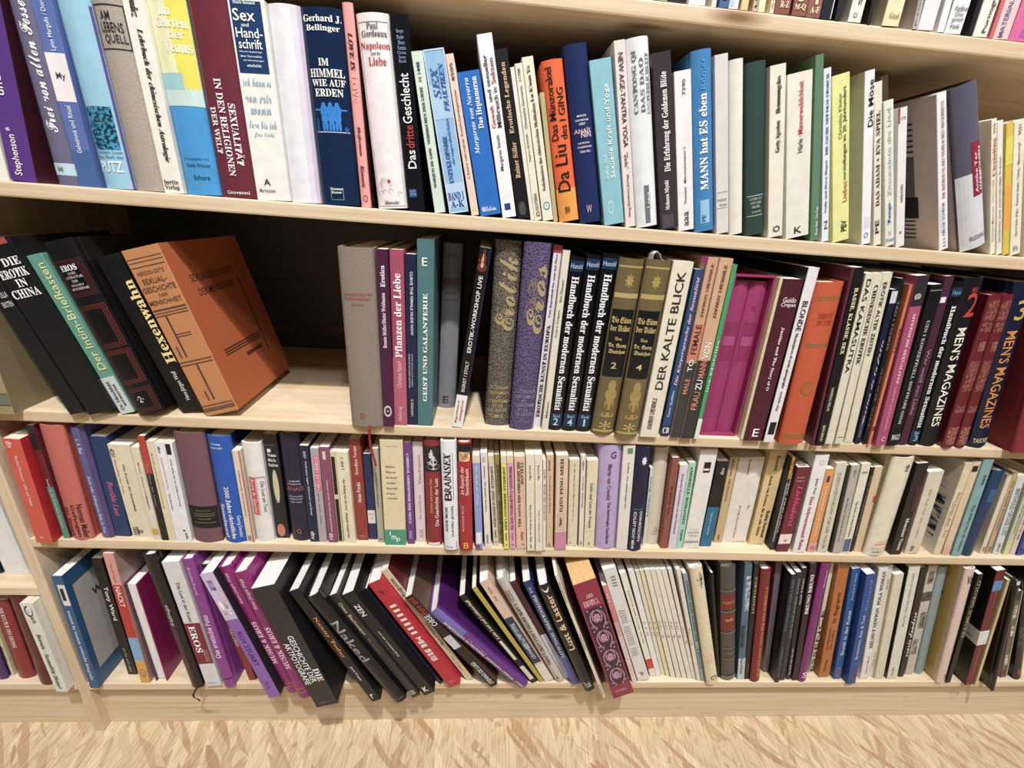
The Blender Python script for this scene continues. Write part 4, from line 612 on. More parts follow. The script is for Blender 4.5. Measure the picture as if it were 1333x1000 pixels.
('R2',0.5336,-0.0132,0.6969,-0.1149,-0.0004,0.0045,0.2756,0.2,0,'5a2434','tall thin maroon board behind the right edge of the orange book','books on the shelf with the gap','','',{}),
('R2',0.545,-0.014,0.6975,-0.1221,-0.0003,0.0137,0.2765,0.188,0,'15131a','black spine with cream capitals Rasse, Klasse, Sex, shelf with the empty gap','books on the shelf with the gap','RASSE, KLASSE, SEX|D serif|.55 .9|.3 .75|e8dcb4;UNIVERSAL-VERLAG|D|.22 .36|.3 .6|d8cca4;BERN BERLIN|D|.03 .13|.3 .6|d8cca4','',{}),
('R2',0.5665,-0.0058,0.6974,-0.1156,-0.0001,0.0131,0.269,0.183,0,'d8d2bc','cream pamphlet book with large black capitals Das Kamasutra, shelf with the empty gap','books on the shelf with the gap','DAS KAMASUTRA|D|.45 .97|.25 .75|222','',{}),
('R2',0.5839,-0.0046,0.6975,-0.1285,-0.0003,0.0131,0.27,0.184,0,'d6d0ba','cream pamphlet book lettered Chinesische Erotik, shelf with the empty gap','books on the shelf with the gap','CHINESISCHE EROTIK|D serif|.5 .94|.25 .7|2c2c2a','.04 .045|.2 .9|555|line',{}),
('R2',0.6045,0.0003,0.6976,-0.139,-0.0007,0.0137,0.272,0.185,0,'d5ceb6','cream pamphlet book just right of Chinesische Erotik, shelf with the empty gap','books on the shelf with the gap','EROTIK ALTER ZEITEN|D|.55 .95|.2 .6|2c2c2a','',{}),
('R2',0.6194,-0.0009,0.6973,-0.1369,-0.0004,0.0088,0.2496,0.17,0,'1a1d38','low navy paperback with white handwriting, shelf with the empty gap','books on the shelf with the gap','Erotica de la folie|U script|.15 .7|.3 .7|d8d8e0;NOUVEAU|U|.05 .2|.2 .6|8890a8','.92 .99|0 1|c8ccd4',{}),
('R2',0.6319,-0.0009,0.6971,-0.1542,-0.0009,0.0061,0.2665,0.181,0,'17151a','black book lettered Tao i tching, shelf with the empty gap','books on the shelf with the gap','TAO I TCHING|D|.6 .88|.25 .7|8a8890;The Book|U|.1 .5|.3 .6|78767e','',{}),
('R2',0.6376,-0.0036,0.6969,-0.1311,-0.0002,0.0045,0.2583,0.176,0,'cd7450','thin salmon orange book left of the pink spiral spine, shelf with the empty gap','books on the shelf with the gap','PASCAL|D|.6 .75|.2 .8|5a2a20','.1 .13|.1 .9|6a3424',{}),
('R2',0.6537,-0.0071,0.698,-0.1498,-0.0029,0.0178,0.2718,0.185,0,'a8486e','rose pink spine with a white spiral on its dark top, shelf with the empty gap','books on the shelf with the gap','MYSTISCHE SEXUALITÄT|D serif|.4 .8|.4 .7|f0d0dc;für Liebende und Erleuchtete|D|.1 .42|.4 .65|dca0b4;C|H|.03 .06|.4 .7|f0d0dc','.84 1|0 1|2c282c;.85 .93|.2 .75|d8d4d8|spiral',{}),
('R2',0.6768,-0.0048,0.6979,-0.1352,-0.0011,0.0187,0.2603,0.177,0,'121114','black paperback lettered KONZETTUELL in thin pale capitals, shelf with the empty gap','books on the shelf with the gap','UZN I KONZETTUELL SOFTWARE OSMI|D serif|.15 .8|.4 .65|b8b6ba;MAGO|H|.04 .08|.2 .9|d8d6da','.965 .97|.05 .95|8a888c|line',{}),
('R2',0.7001,0.0004,0.6976,-0.1438,-0.0011,0.013,0.2733,0.186,0,'4a2238','thin aubergine book with a white tag near its top, shelf with the empty gap','books on the shelf with the gap','Wer weiß von Liebe|D|.2 .6|.2 .6|a88098','.86 .89|.1 .7|e8e4e4',{}),
('R2',0.7186,0.0003,0.6978,-0.1454,-0.0016,0.0157,0.266,0.181,1,'101014',"black glossy handbook volume numbered 3, apart beside Men's Magazines, shelf with the empty gap",'handbook volumes with numbered foot','Handbuch der modernen Sexualität|D serif|.12 .87|.3 .75|e8e8ec;Hunold|H|.93 .955|.1 .9|7aa0c4;Band|H|.075 .095|.25 .75|8ab4dc;3|H|.03 .07|.3 .68|8ac0e8','.92 .97|.04 .96|1d3352;.02 .1|.04 .96|17304e',{}),
('R2',0.746,-0.0009,0.699,-0.1628,-0.0055,0.0289,0.2731,0.186,1,'14141a',"dark spine with white capitals Men's Magazines and a red 2, shelf with the empty gap",'books on the shelf with the gap',"MEN'S MAGAZINES|D|.13 .73|.25 .7|ece6d4;2|H|.79 .92|.3 .9|b83a34;MEN'S|H|.92 .95|.4 .7|a83a34",'',{}),
('R2',0.7774,-0.004,0.6981,-0.1456,-0.0022,0.0198,0.2512,0.18,1,'6a1c28','dark red ornamental volume left of its matching twin, shelf with the empty gap','dark red ornamental volumes','','.85 .97|.1 .95|8a4a44|ornament;.78 .84|.1 .95|8a4a44|ornament;.4 .6|.1 .95|8a4a44|ornament;.66 .72|.3 .8|9c645c|ornament;.25 .3|.1 .95|8a4a44|ornament;.02 .15|.1 .95|9a5a50|ornament',{'side': '5e0f1c'}),
('R2',0.8015,-0.0018,0.698,-0.154,-0.0028,0.0171,0.2525,0.18,1,'6a1c28','dark red ornamental volume beside the navy magazines spine, shelf with the empty gap','dark red ornamental volumes','','.85 .97|.1 .95|8a4a44|ornament;.78 .84|.1 .95|8a4a44|ornament;.4 .6|.1 .95|8a4a44|ornament;.66 .72|.3 .8|9c645c|ornament;.25 .3|.1 .95|8a4a44|ornament;.02 .15|.1 .95|9a5a50|ornament',{}),
('R2',0.8355,-0.0003,0.6995,-0.1937,-0.0081,0.0297,0.2737,0.186,1,'141a38',"navy spine with orange capitals Men's Magazines near right edge, shelf with the empty gap",'books on the shelf with the gap',"MEN'S MAGAZINES|D|.13 .73|.2 .7|d88a3c;TASCHEN|H|.03 .06|.1 .9|d8d0b0;3|H|.79 .9|.3 .85|c8a838",'',{}),
('R2',0.9073,-0.0197,0.703,-0.2336,-0.0754,0.0551,0.2788,0.17,1,'8a2430','large red cloth book at the right edge with its cover facing left','books on the shelf with the gap','','',{'side': '7c1826'}),
('R3',-0.6719,-0.0092,0.469,0.0346,0.0005,0.0239,0.186,0.12,0,'cf5340','orange red paperback at the left end against the wooden upright, third full shelf','books on the third full shelf','dtv|D|.92 .98|.2 .55|f4e0dc;Manfred Kluswasser · Liebe und Freiheit|D|.38 .85|.42 .6|f0d0c8;dtv|H|.05 .08|.35 .6|f0c8b8','',{'side': 'b81c28'}),
('R3',-0.6484,0.0028,0.4686,0.012,0.0002,0.0096,0.2028,0.138,0,'6a2430','narrow maroon and green book between orange red and salmon books, third full shelf','books on the third full shelf','Sozial ist die Welt über Sexualität|D|.1 .55|.35 .65|d0d8cc','0 .48|0 1|4f8a74;.8 1|0 1|2a2024',{}),
('R3',-0.6247,-0.0006,0.4692,0.0352,0.0004,0.0326,0.2052,0.15,1,'c4665c','broad salmon cloth book with black lettering Gefangen im Sexus, third full shelf','books on the third full shelf','Norman Mailer|D|.02 .33|.68 .9|222;Gefangen|D|.03 .33|.4 .62|222;im Sexus|D|.03 .3|.12 .32|222','',{'side': 'b8452f'}),
('R3',-0.5899,0.0055,0.4687,0.0115,0.002,0.0185,0.2005,0.136,1,'5a5c94','periwinkle to plum paperback with white vertical writing, third full shelf','books on the third full shelf','L. A. Baal|D|.78 .9|.3 .6|d8d8e8;Dodo oder: Anfangen im Bilde der Frau|D|.05 .58|.3 .6|d8d8e8','0 1|.72 1|54406c',{}),
('R3',-0.5683,0.0102,0.4689,0.0279,0.0043,0.0228,0.1845,0.125,0,'1d3a66','dark blue book lettered Terrible in pink script, third full shelf','books on the third full shelf','Terrible Lust|D italic|.22 .57|.35 .7|c85a8c','',{}),
('R3',-0.5367,0.0086,0.4686,0.0039,-0.0116,0.0317,0.1723,0.117,0,'ddd0b4','wide cream paperback with three tiny text columns, beside dark blue, third full shelf','books on the third full shelf','4231|D|.88 .96|.05 .25|444;Sexualität der Frau|D|.5 .85|.12 .22|b08a8a;Die Kunst der Sexualität|D|.3 .8|.45 .55|444;Leo Kofler|D|.3 .5|.45 .52|555;rororo|D|.03 .12|.1 .4|444;ex|H|.05 .09|.35 .6|333','',{}),
('R3',-0.511,0.0032,0.4686,0.0092,0.0,0.0118,0.1719,0.117,0,'dcd0b8','narrow cream paperback with a yellow patch at its foot, third full shelf','books on the third full shelf','Masters · Johnson und Sexualität|D|.35 .85|.4 .6|444;Das Eros|D|.4 .5|.4 .6|444','.06 .13|.1 .9|c8a050',{}),
('R3',-0.4988,0.0027,0.4687,0.0169,-0.0003,0.0098,0.1919,0.131,0,'221f22','slim black book with a red upper part, third full shelf','books on the third full shelf','Das Kino der Lüste|D|.35 .75|.35 .55|a8a4a0','.66 1|0 1|b83c30',{}),
('R3',-0.487,0.0021,0.4686,0.0119,0.0005,0.0107,0.1838,0.125,0,'dccfae','cream paperback right of the slim red and black book, third full shelf','books on the third full shelf','Schattenmund|D|.35 .9|.35 .55|8a7a50','',{}),
('R3',-0.4743,0.0017,0.4687,0.0123,-0.0002,0.0132,0.1824,0.124,0,'e4e2e6','white paperback with magenta and dark vertical wording, third full shelf','books on the third full shelf','Sexualstörung bei der Frau|D|.55 .86|.35 .55|b0408a;Ernst Bornemann|D|.33 .5|.35 .55|444;dtv|D|.9 .97|.3 .6|444','',{}),
('R3',-0.4617,0.0013,0.4687,0.016,0.0003,0.0116,0.1826,0.124,0,'e6e4e4','white paperback with a black square mark at its top, third full shelf','books on the third full shelf','VON ADEL BIS ZU ZÜRICH ETCHE|D|.38 .85|.35 .6|3a3a3c;oele|D|.03 .1|.3 .7|444','.89 .99|.15 .75|1c1c1e;.11 .125|.1 .4|222',{}),
('R3',-0.4307,-0.0002,0.4689,0.0149,0.0036,0.0439,0.2013,0.137,1,'775058','broad mauve cloth book with a black label low on its spine, third full shelf','books on the third full shelf','MASTERS JOHNSON|H|.3 .315|.3 .8|8a7a4a;DIE SEXUELLE REAKTION|H|.275 .285|.2 .9|9a8a58;LITERATURKUNDE|H|.225 .235|.3 .75|9a8a58','.14 .35|0 1|17151a;.255 .262|.2 .9|7a6c48|line;.19 .196|.2 .9|7a6c48|line',{}),
('R3',-0.3876,0.0005,0.4687,0.0067,0.0016,0.0341,0.1969,0.134,1,'1d56b4','vivid blue hardback lettered 2000 Jahre christliche, third full shelf','books on the third full shelf','2000 Jahre christliche|D serif|.04 .55|.4 .62|f2f4f8;Sexualmoral|D serif|.05 .38|.1 .3|f2f4f8;Georg Denzler|D|.05 .27|.72 .9|d8e4f4;Verlag|H serif|.92 .94|.2 .6|d8e4f4;Neues Leben|H|.89 .91|.15 .65|d8e4f4','',{'side': '101c4c'}),
('R3',-0.3638,0.0021,0.4686,0.0024,0.0008,0.0115,0.1729,0.118,0,'dcccb0','narrow cream paperback with a pink right edge, third full shelf','books on the third full shelf','Liebeskunst und Sexualität|D|.3 .8|.4 .6|7a6a5a;rororo|D|.03 .08|.2 .7|444','0 1|.82 1|b8507a',{}),
('R3',-0.3419,0.0037,0.4686,0.0012,0.0038,0.0286,0.1861,0.127,1,'e2dedd','white hardback with a pink red label panel, third full shelf','books on the third full shelf','Kurt R. Eissler|D|.3 .65|.2 .4|f0d8d4;Medizin der Liebe|D|.3 .65|.45 .6|f0d8d4;Die Lust am Text|D|.32 .63|.72 .9|777','.29 .67|.12 .5|c8504c;.29 .67|.52 .54|b08a88|line;.29 .67|.94 .96|b08a88|line;.665 .675|.12 .96|b08a88|line',{}),
('R3',-0.317,0.0141,0.4686,0.0024,0.002,0.0209,0.1968,0.134,0,'1e2026','black glossy paperback with a pale curved limb picture, third full shelf','books on the third full shelf','Venus|H serif|.8 .83|.2 .8|e8e4e4;Maria|H|.755 .785|.2 .75|e8e4e4;Fatima|H|.71 .74|.2 .85|e8e4e4;Manfred Kyber|H|.9 .91|.1 .8|888','.84 .87|.2 .45|e0dcdc;.36 .68|.3 .72|c9bd9c|limb;.02 .15|.15 .75|c07a68|limb',{}),
('R3',-0.2854,0.0083,0.4687,-0.0047,0.0015,0.0295,0.2027,0.138,1,'231f3a','dark violet navy hardback with small centred red name, third full shelf','books on the third full shelf','DIE VERBOTENE|H|.57 .585|.25 .8|c8c4d4;ZWEI MÄNNER|H|.545 .56|.15 .85|c8c4d4;ANAIS|H|.49 .53|.08 .95|a05a64;DIE FRÜHEN|H|.43 .445|.15 .85|c8c4d4;TAGEBÜCHER|H|.405 .42|.15 .85|c8c4d4;1931-1932|H|.375 .39|.2 .8|c8c4d4;Q|H|.07 .12|.35 .6|b06a74','',{}),
('R3',-0.2625,0.0065,0.4686,-0.0077,0.0004,0.0144,0.1832,0.125,0,'1a2440','navy paperback with white vertical title and three letters at foot, third full shelf','books on the third full shelf','dtv|D|.03 .12|.2 .65|f0f0f4;Nofretete Sagen Geheimnis und Ritual|D|.3 .85|.4 .65|e0e0e8;3037|D|.88 .95|.4 .65|e0e0e8','',{}),
('R3',-0.2486,0.0063,0.4686,0.0012,0.0009,0.0128,0.1795,0.122,0,'aaa4a6','grey paperback with a hot pink title strip, third full shelf','books on the third full shelf','HELLAS LESBOS|U|.58 .92|.45 .8|f8d8e0;Sappho auf der Suche|U|.2 .55|.4 .6|55525a','.57 .93|.35 .9|e05a7c',{}),
('R3',-0.2322,0.0055,0.4686,-0.0062,0.0004,0.0152,0.1826,0.124,0,'8a4a64','mauve paperback with white writing and three letters at foot, third full shelf','books on the third full shelf','Theresia spricht: Auf den Leib geschrieben|D|.12 .68|.4 .62|f0dce4;dtv|D|.03 .11|.2 .65|f4e8ec','.88 .96|.3 .6|d8c8d0',{}),
('R3',-0.2191,0.0062,0.4686,-0.0115,0.0001,0.0086,0.1747,0.119,0,'cfc2a0','narrow black and cream ornament patterned book, third full shelf','books on the third full shelf','','.55 .95|.15 .8|26221e|ornament;.02 .5|.15 .8|26221e|ornament',{}),
('R3',-0.2039,0.0055,0.4688,-0.0196,-0.0001,0.0188,0.1748,0.119,0,'dfd4b8','cream paperback reading Am Anfang war die Lust, third full shelf','books on the third full shelf','J. KW. 2|U|.82 .95|.4 .65|333;Elisabeth Graziel-Turk|D|.06 .35|.35 .55|333;Am Anfang war die Lust|D|.38 .72|.35 .58|333','',{}),
('R3',-0.1842,0.0127,0.4688,-0.0259,-0.0008,0.0179,0.194,0.132,0,'94382e','brick red book lettered Goodbye in white bold type, third full shelf','books on the third full shelf','Helen Franks|U|.4 .6|.35 .7|f2e8e4;Goodbye Tarzan|U|.67 .94|.35 .7|f2e8e4;NYMPHENBG|H|.04 .055|.15 .75|d88a7a','',{}),
('R3',-0.1678,0.0154,0.4687,-0.0219,0.0006,0.0134,0.1675,0.114,0,'22305a','navy book with a white label, right of the brick red one, third full shelf','books on the third full shelf','Mallarmé|H|.31 .325|.15 .85|999;Dr.|H|.26 .275|.3 .7|999','.2 .36|.05 .95|dcd8d0',{}),
('R3',-0.1528,0.0077,0.4687,-0.0239,-0.0001,0.0103,0.1818,0.124,0,'aaa592','thin grey-beige book under the hanging red ribbon, third full shelf','books on the third full shelf','Gesellschaftsfragen|D|.4 .7|.3 .6|55503c;Mary Wolf|D|.7 .85|.3 .6|6a6450;xxii|H|.04 .06|.2 .8|444','',{}),
('R3',-0.1277,0.0025,0.4688,-0.0133,0.0005,0.0349,0.2002,0.136,0,'dccda6','broad beige spine with a green foot panel and name list, third full shelf','books on the third full shelf','Henry Häusler|H|.945 .955|.2 .85|8a8060;Molière|H serif|.76 .775|.2 .6|4a4436;Musset|H serif|.71 .725|.2 .65|4a4436;De Ponte|H serif|.66 .675|.2 .7|4a4436;Grabbe|H serif|.61 .625|.22 .62|4a4436;Horvath|H serif|.56 .575|.2 .7|4a4436;Frisch|H serif|.51 .525|.2 .58|4a4436;Anouilh|H serif|.465 .48|.22 .68|4a4436;l|H|.1 .14|.22 .32|f0f4ec;m|H|.06 .1|.33 .55|f0f4ec;p|H|.03 .075|.56 .74|f0f4ec','0 .16|0 1|3a9a78',{}),
('R3',-0.1022,0.0058,0.4687,-0.0228,-0.0004,0.012,0.1963,0.133,0,'6e3c82','purple paperback lettered Geheimnisse in white small capitals, third full shelf','books on the third full shelf','CARDINAL GEHEIMNISSE DER VENUS|D serif|.22 .9|.35 .65|f0e8f4;KNAUR|D|.06 .14|.3 .7|d8c8e0','',{}),
('R3',-0.0864,0.0115,0.4688,-0.0281,0.0008,0.0164,0.1946,0.132,0,'d9cbcb','pale pink-white spine with faint rose lettering, third full shelf','books on the third full shelf','Vendramin|U|.6 .88|.45 .75|c08a92;Eine Geschichte der|U|.25 .5|.4 .65|b8a8aa;XX|U|.04 .14|.4 .8|c88a8a','',{}),
('R3',-0.0625,0.003,0.469,-0.0315,0.0004,0.0262,0.2022,0.138,1,'8a2830','dark red spine with a photo of a woman in white, third full shelf','books on the third full shelf','Die Geschichte der Lust|U|.2 .66|.6 .82|f4e8e8;Günther und Johanna Stein|U|.33 .66|.3 .5|e8a870','.72 .95|0 1|2c2428;.74 .86|.2 .95|cfccce|figure;.84 .92|.3 .62|d8d4d4|figure;.005 .03|.12 .85|e8dcd4|band',{}),
('R3',-0.0327,-0.0073,0.4692,-0.0476,-0.0005,0.0244,0.2075,0.144,1,'e4e6ec','white hardback with heavy black word Brainsex, third full shelf','books on the third full shelf','B|U|.48 .56|.15 .62|111;RAIN|U|.56 .74|.15 .62|18181a;SEX|U italic|.745 .9|.15 .62|111;ANNE MOIR|U|.18 .42|.15 .32|333;DAVID JESSEL|U|.14 .44|.55 .75|333;verlag|H|.02 .04|.1 .6|5a7ab0','.48 .9|.72 .75|111|line;.01 .08|.82 .88|d87080|line',{}),
('R3',-0.0075,-0.0098,0.4691,-0.0521,-0.0005,0.0213,0.2076,0.145,1,'a8222e','bright red hardback lettered Im Rausch der Sinnlichkeit, third full shelf','books on the third full shelf','Im Rausch der|U|.55 .8|.15 .42|f2dcd8;Sinnlichkeit|U|.54 .78|.52 .78|f2dcd8;MARIANNE BEYER|U|.2 .45|.2 .38|e8a8a8;B|H|.03 .09|.3 .7|e8b850','.84 .99|0 1|241a1a;.84 .92|.1 .9|d8a878|picture',{}),
('R3',0.0142,-0.003,0.469,-0.0739,-0.0007,0.0119,0.1816,0.123,0,'8a9ccc','blue lilac paperback with white tag and cream top, third full shelf','books on the third full shelf','Die Nacht der Rosen|D script|.5 .9|.35 .65|dce4f4','.93 1|0 1|dccfae;.06 .19|.1 .85|ece6e8;0 .05|0 .6|7a4a7c',{}),
('R3',0.029,0.0002,0.469,-0.0879,-0.0004,0.0105,0.1861,0.127,0,'e4d8d4','white paperback with tiny dark bird mark and small vertical text, third full shelf','books on the third full shelf','Anonymus · Die galanten Memoiren|D serif|.4 .88|.35 .6|444;rororo|D|.05 .15|.3 .6|555','.91 .96|.3 .65|2c2a2a|emblem',{}),
('R3',0.0431,0.005,0.4691,-0.1064,-0.0001,0.0091,0.1787,0.121,0,'d2c8b8','pale grey beige paperback lettered Zwei Schwestern, third full shelf','books on the third full shelf','AMORELLE: ZWEI SCHWESTERN|D serif|.22 .9|.3 .75|55524c;Exquisit|D italic|.1 .19|.3 .75|333;320|H|.04 .06|.3 .7|444','.93 1|0 1|dcc8a4',{}),
('R3',0.0519,0.0117,0.469,-0.1025,-0.0004,0.0082,0.1775,0.121,0,'988a5c','olive paperback standing a little recessed between pale thin ones, third full shelf','books on the third full shelf','ZWELING · MURIEL|D serif|.22 .9|.3 .75|55482c;Exquisit|D italic|.1 .19|.3 .75|5a4a2a;320|H|.04 .06|.3 .7|444','',{}),
('R3',0.0608,-0.0021,0.469,-0.0932,-0.0001,0.0086,0.1828,0.124,0,'dedc6a','lemon yellow paperback with narrow dark capitals, third full shelf','books on the third full shelf','AMORELLE: HERRMANN LIEBT|D serif|.22 .9|.3 .75|4a4a2c;Exquisit|D italic|.1 .19|.3 .75|222;320|H|.04 .06|.3 .7|444','.93 1|0 1|dccfae',{}),
('R3',0.0714,-0.0015,0.4691,-0.0951,-0.0007,0.0104,0.1831,0.125,0,'dca0b8','rose pink paperback lettered California Sound, third full shelf','books on the third full shelf','THORIZON: CALIFORNIA SOUND|D serif|.22 .9|.3 .75|7a3a54;Exquisit|D italic|.1 .19|.3 .75|c05a8a;320|H|.04 .06|.3 .7|444','.93 1|0 1|dcc8a4',{}),
('R3',0.0866,-0.0009,0.4694,-0.0942,-0.0021,0.0177,0.1818,0.124,0,'dcb8a0','peach paperback with black two-line title and red script, third full shelf','books on the third full shelf','CLELAND|D serif|.72 .94|.55 .8|3a3230;DIE MEMOIREN DER FANNY HILL|D serif|.25 .95|.25 .5|3a3230;Exquisit|D italic|.1 .2|.4 .75|c0403a;332|H|.04 .06|.5 .8|444','',{}),
('R3',0.1027,-0.0052,0.4692,-0.0935,-0.0012,0.0134,0.1889,0.128,0,'e0d8c4','cream paperback with tiny leaf mark, left of its lookalike, third full shelf','books on the third full shelf','Schule der|D|.75 .9|.4 .6|444;Reise durch die Betten der Welt|D|.1 .5|.4 .6|333;rowohlt|D|.03 .08|.4 .65|444','.77 .8|.4 .65|222|emblem',{}),
('R3',0.1169,-0.0057,0.4692,-0.0985,-0.0012,0.0124,0.1898,0.129,0,'e0d8c4','cream paperback with tiny leaf mark, right of its lookalike, third full shelf','books on the third full shelf','Emma der|D|.75 .9|.4 .6|444;Venus im Gebirge und mehr|D|.1 .45|.4 .6|333','.77 .8|.4 .65|222|emblem',{}),
('R3',0.1263,-0.0031,0.4688,-0.0961,-0.0001,0.0046,0.1791,0.122,0,'e2dcd8','very thin white book with dark blue text, third full shelf','books on the third full shelf','Lydia · Briefe der Anderen|D|.35 .9|.2 .8|2c3a6a','',{}),
('R3',0.1359,0.0022,0.4691,-0.0955,-0.0005,0.0113,0.1851,0.126,0,'d0b48c','tan paperback with small lettering, left of the ornate cream one, third full shelf','books on the third full shelf','Tausend und Nacht|D|.4 .8|.4 .6|6a5438;insel|D|.85 .95|.3 .6|444;it|H|.02 .06|.3 .6|444','',{}),
('R3',0.1543,-0.0011,0.4695,-0.0918,-0.0014,0.0192,0.1868,0.127,0,'d9bfa8','cream spine with old capitals Djin Ping Meh and pink foot, third full shelf','books on the third full shelf','DJIN PING MEH|U serif|.42 .97|.35 .65|4a3c34','0 .2|0 1|c884a0;.22 .4|.2 .75|8a7a68|frame;.23 .39|.25 .7|cdb49c|seal;.25 .37|.35 .6|4a4038|seal',{}),
('R3',0.1767,0.0078,0.4694,-0.0955,-0.0007,0.0166,0.1746,0.119,0,'d8ccb0','cream paperback with fine vertical title right of the pink-footed one, third full shelf','books on the third full shelf','Ein Weg und der Mann und was zu tun|D|.3 .9|.42 .58|444','.03 .06|.2 .4|333|emblem;.92 .96|.4 .65|b8a888|frame',{}),
('R3',0.192,0.006,0.469,-0.1025,-0.0001,0.0077,0.1842,0.125,0,'e0d2c8','thin white-pink paperback between two cream ones, third full shelf','books on the third full shelf','Yves Wiesel · Erinnerungen|D|.45 .8|.3 .7|6a5a54;dtv|D|.85 .95|.3 .7|444;it|H|.03 .08|.3 .7|555','',{}),
('R3',0.206,0.0051,0.4695,-0.0953,-0.0012,0.0182,0.1762,0.12,0,'ddd0b2','cream book with slanted blue-grey title Liebe und Lust der Frauen, third full shelf','books on the third full shelf','Liebe und Lust der Frauen|D italic|.24 .76|.35 .65|6a8494;dtv|D|.03 .07|.4 .6|555','.2 .203|.05 .95|a89878|line',{}),
('R3',0.2349,0.002,0.4704,-0.0998,-0.0062,0.0357,0.2059,0.141,1,'b4a0cc','broad lilac hardback with black lettering Das bevorzugte Geschlecht, third full shelf','books on the third full shelf','Martin van Creveld|D|.5 .83|.4 .6|5a4a64;Das bevorzugte Geschlecht|D|.05 .47|.42 .64|2c2434;G|H|.88 .94|.5 .75|2c2434','',{}),
('R3',0.2637,0.0014,0.4695,-0.0973,-0.0012,0.0195,0.2071,0.141,0,'dcd6ce','white paperback with a small green square near its top, third full shelf','books on the third full shelf','La Pluie · Aus meinem jungen Jahr|D|.42 .85|.42 .6|3a3a3a','.93 .98|.35 .8|5a8a5c',{}),
('R3',0.286,-0.001,0.4697,-0.0933,-0.0039,0.0245,0.207,0.142,1,'171a40','navy hardback with a white flower emblem and slanted foot title, third full shelf','books on the third full shelf','DORNRÖSCHEN|D|.1 .4|.62 .85|f0f0f4;SCHLÄFT NICHT MEHR|D|.02 .4|.22 .45|f0f0f4;Petra van der|H|.42 .43|.2 .8|a8a8c0','.83 .92|.4 .8|e8e4ec|flower',{}),
('R3',0.3084,0.0139,0.4688,-0.0953,0.0001,0.0052,0.1609,0.11,0,'cfd4d4','low thin white-blue book right of the navy one, third full shelf','books on the third full shelf','Lieben Eros|U|.4 .9|.3 .8|5a6a8c','',{}),
('R3',0.3239,0.0173,0.4697,-0.0919,-0.0016,0.0247,0.197,0.134,1,'cfc4b0','grey-cream hardback with small name lines at its foot, third full shelf','books on the third full shelf','Paula|H|.17 .185|.5 .8|8a8070;Chevalier|H|.14 .155|.45 .9|8a8070;Lamiens|H|.11 .125|.4 .85|8a8070','',{}),
('R3',0.3426,0.0074,0.4691,-0.0847,-0.0023,0.0119,0.1855,0.126,0,'8e4e42','brown-red paperback left of the lavender and mint thin books, third full shelf','books on the third full shelf','Ein Band für Zwei|D|.4 .7|.3 .6|5a2a24','',{}),
('R3',0.357,0.0063,0.4691,-0.0798,-0.0008,0.0142,0.1725,0.117,0,'d4c8d8','lavender-white paperback touching the brown-red one, third full shelf','books on the third full shelf','Erotische Geschichten aus dem Rheinland|D|.2 .9|.35 .6|5a5464','',{}),
('R3',0.3712,0.0083,0.469,-0.0787,-0.0004,0.0118,0.1763,0.12,0,'9ed0b4','mint green paperback with narrow dark capitals, third full shelf','books on the third full shelf','AMORELLE: ROMANZEN|D serif|.3 .96|.3 .7|3c5a4a;Exquisit|D italic|.1 .24|.3 .7|2a3a30','',{}),
('R3',0.3929,0.0092,0.4695,-0.0614,-0.0035,0.0287,0.2015,0.137,0,'e0dcd8','tall white paperback with a black lip mark near its top, third full shelf','books on the third full shelf','Dr. Bernd|H|.2 .21|.2 .75|8a8484;Sexualität|H|.165 .185|.1 .85|b09090;Welt der|H|.13 .15|.2 .8|a88888;Liebeskunst|H|.06 .09|.05 .9|777','.78 .88|.35 .75|1e1c1c|lips;.8 .82|.38 .7|e0dcd8',{}),
('R3',0.4225,0.0149,0.4691,-0.0512,-0.0015,0.0208,0.1775,0.121,0,'1f1c1c','paperback with black upper half and blue lower half, third full shelf','books on the third full shelf','dtv|U|.85 .93|.4 .7|d0ccc8;Giacomo Casetti|D|.15 .42|.4 .55|bcd8e4','0 .48|0 1|1f6a8c',{}),
('R3',0.4516,0.0256,0.4692,-0.0788,-0.0005,0.015,0.1806,0.123,0,'c4a87c','tan paperback between the black-blue and the wide white book, third full shelf','books on the third full shelf','Gottes · Die Übermacht|D|.5 .9|.35 .6|5a4628;dtv|D|.9 .98|.3 .6|5a4628;rororo|D|.03 .1|.3 .6|5a4628','',{}),
('R3',0.4836,0.0282,0.4702,-0.0714,-0.0087,0.0455,0.1785,0.121,0,'dcd4ca','wide white paperback with tiny scattered vertical text, third full shelf','books on the third full shelf','Georges Bataille|D|.8 .98|.4 .48|222;der heilige Eros und der Traum|D|.05 .45|.4 .48|333;Eros|D script|.4 .45|.75 .82|444','.28 .7|.97 1.0|c8bfb4',{}),
('R3',0.5239,0.023,0.4696,-0.0676,-0.0048,0.0288,0.1964,0.134,0,'d8bc84','yellow beige paperback lettered Briefe von Frauen, third full shelf','books on the third full shelf','Rowohlt|D|.8 .95|.45 .65|333;Briefe von Frauen, die zu sehr lieben|D serif|.1 .75|.3 .5|444;Robin Norwood|D serif|.08 .38|.65 .85|2a2622','',{}),
('R3',0.5468,0.0091,0.4689,-0.0869,-0.0022,0.0082,0.1928,0.131,0,'2a2a2e','grey and black paperback with an orange picture at its top, third full shelf','books on the third full shelf','SÜSSE FREUNDE|D|.2 .85|.5 .8|d8d4d0','.78 1|0 .6|b8782c|picture;.1 .75|0 .35|8a9298',{}),
('R3',0.5627,0.0048,0.4695,-0.0777,-0.004,0.023,0.177,0.12,0,'6c2432','maroon paperback with pink italic title and white tag, third full shelf','books on the third full shelf','Liebhaberei|D italic|.32 .8|.35 .75|d8447c;Das Leben der|H|.88 .9|.15 .7|d8a8b0;Reingard|H|.84 .86|.15 .7|d8a8b0;Piper|H|.12 .16|.4 .65|c04a50','.1 .22|0 .95|e8dcd4',{}),
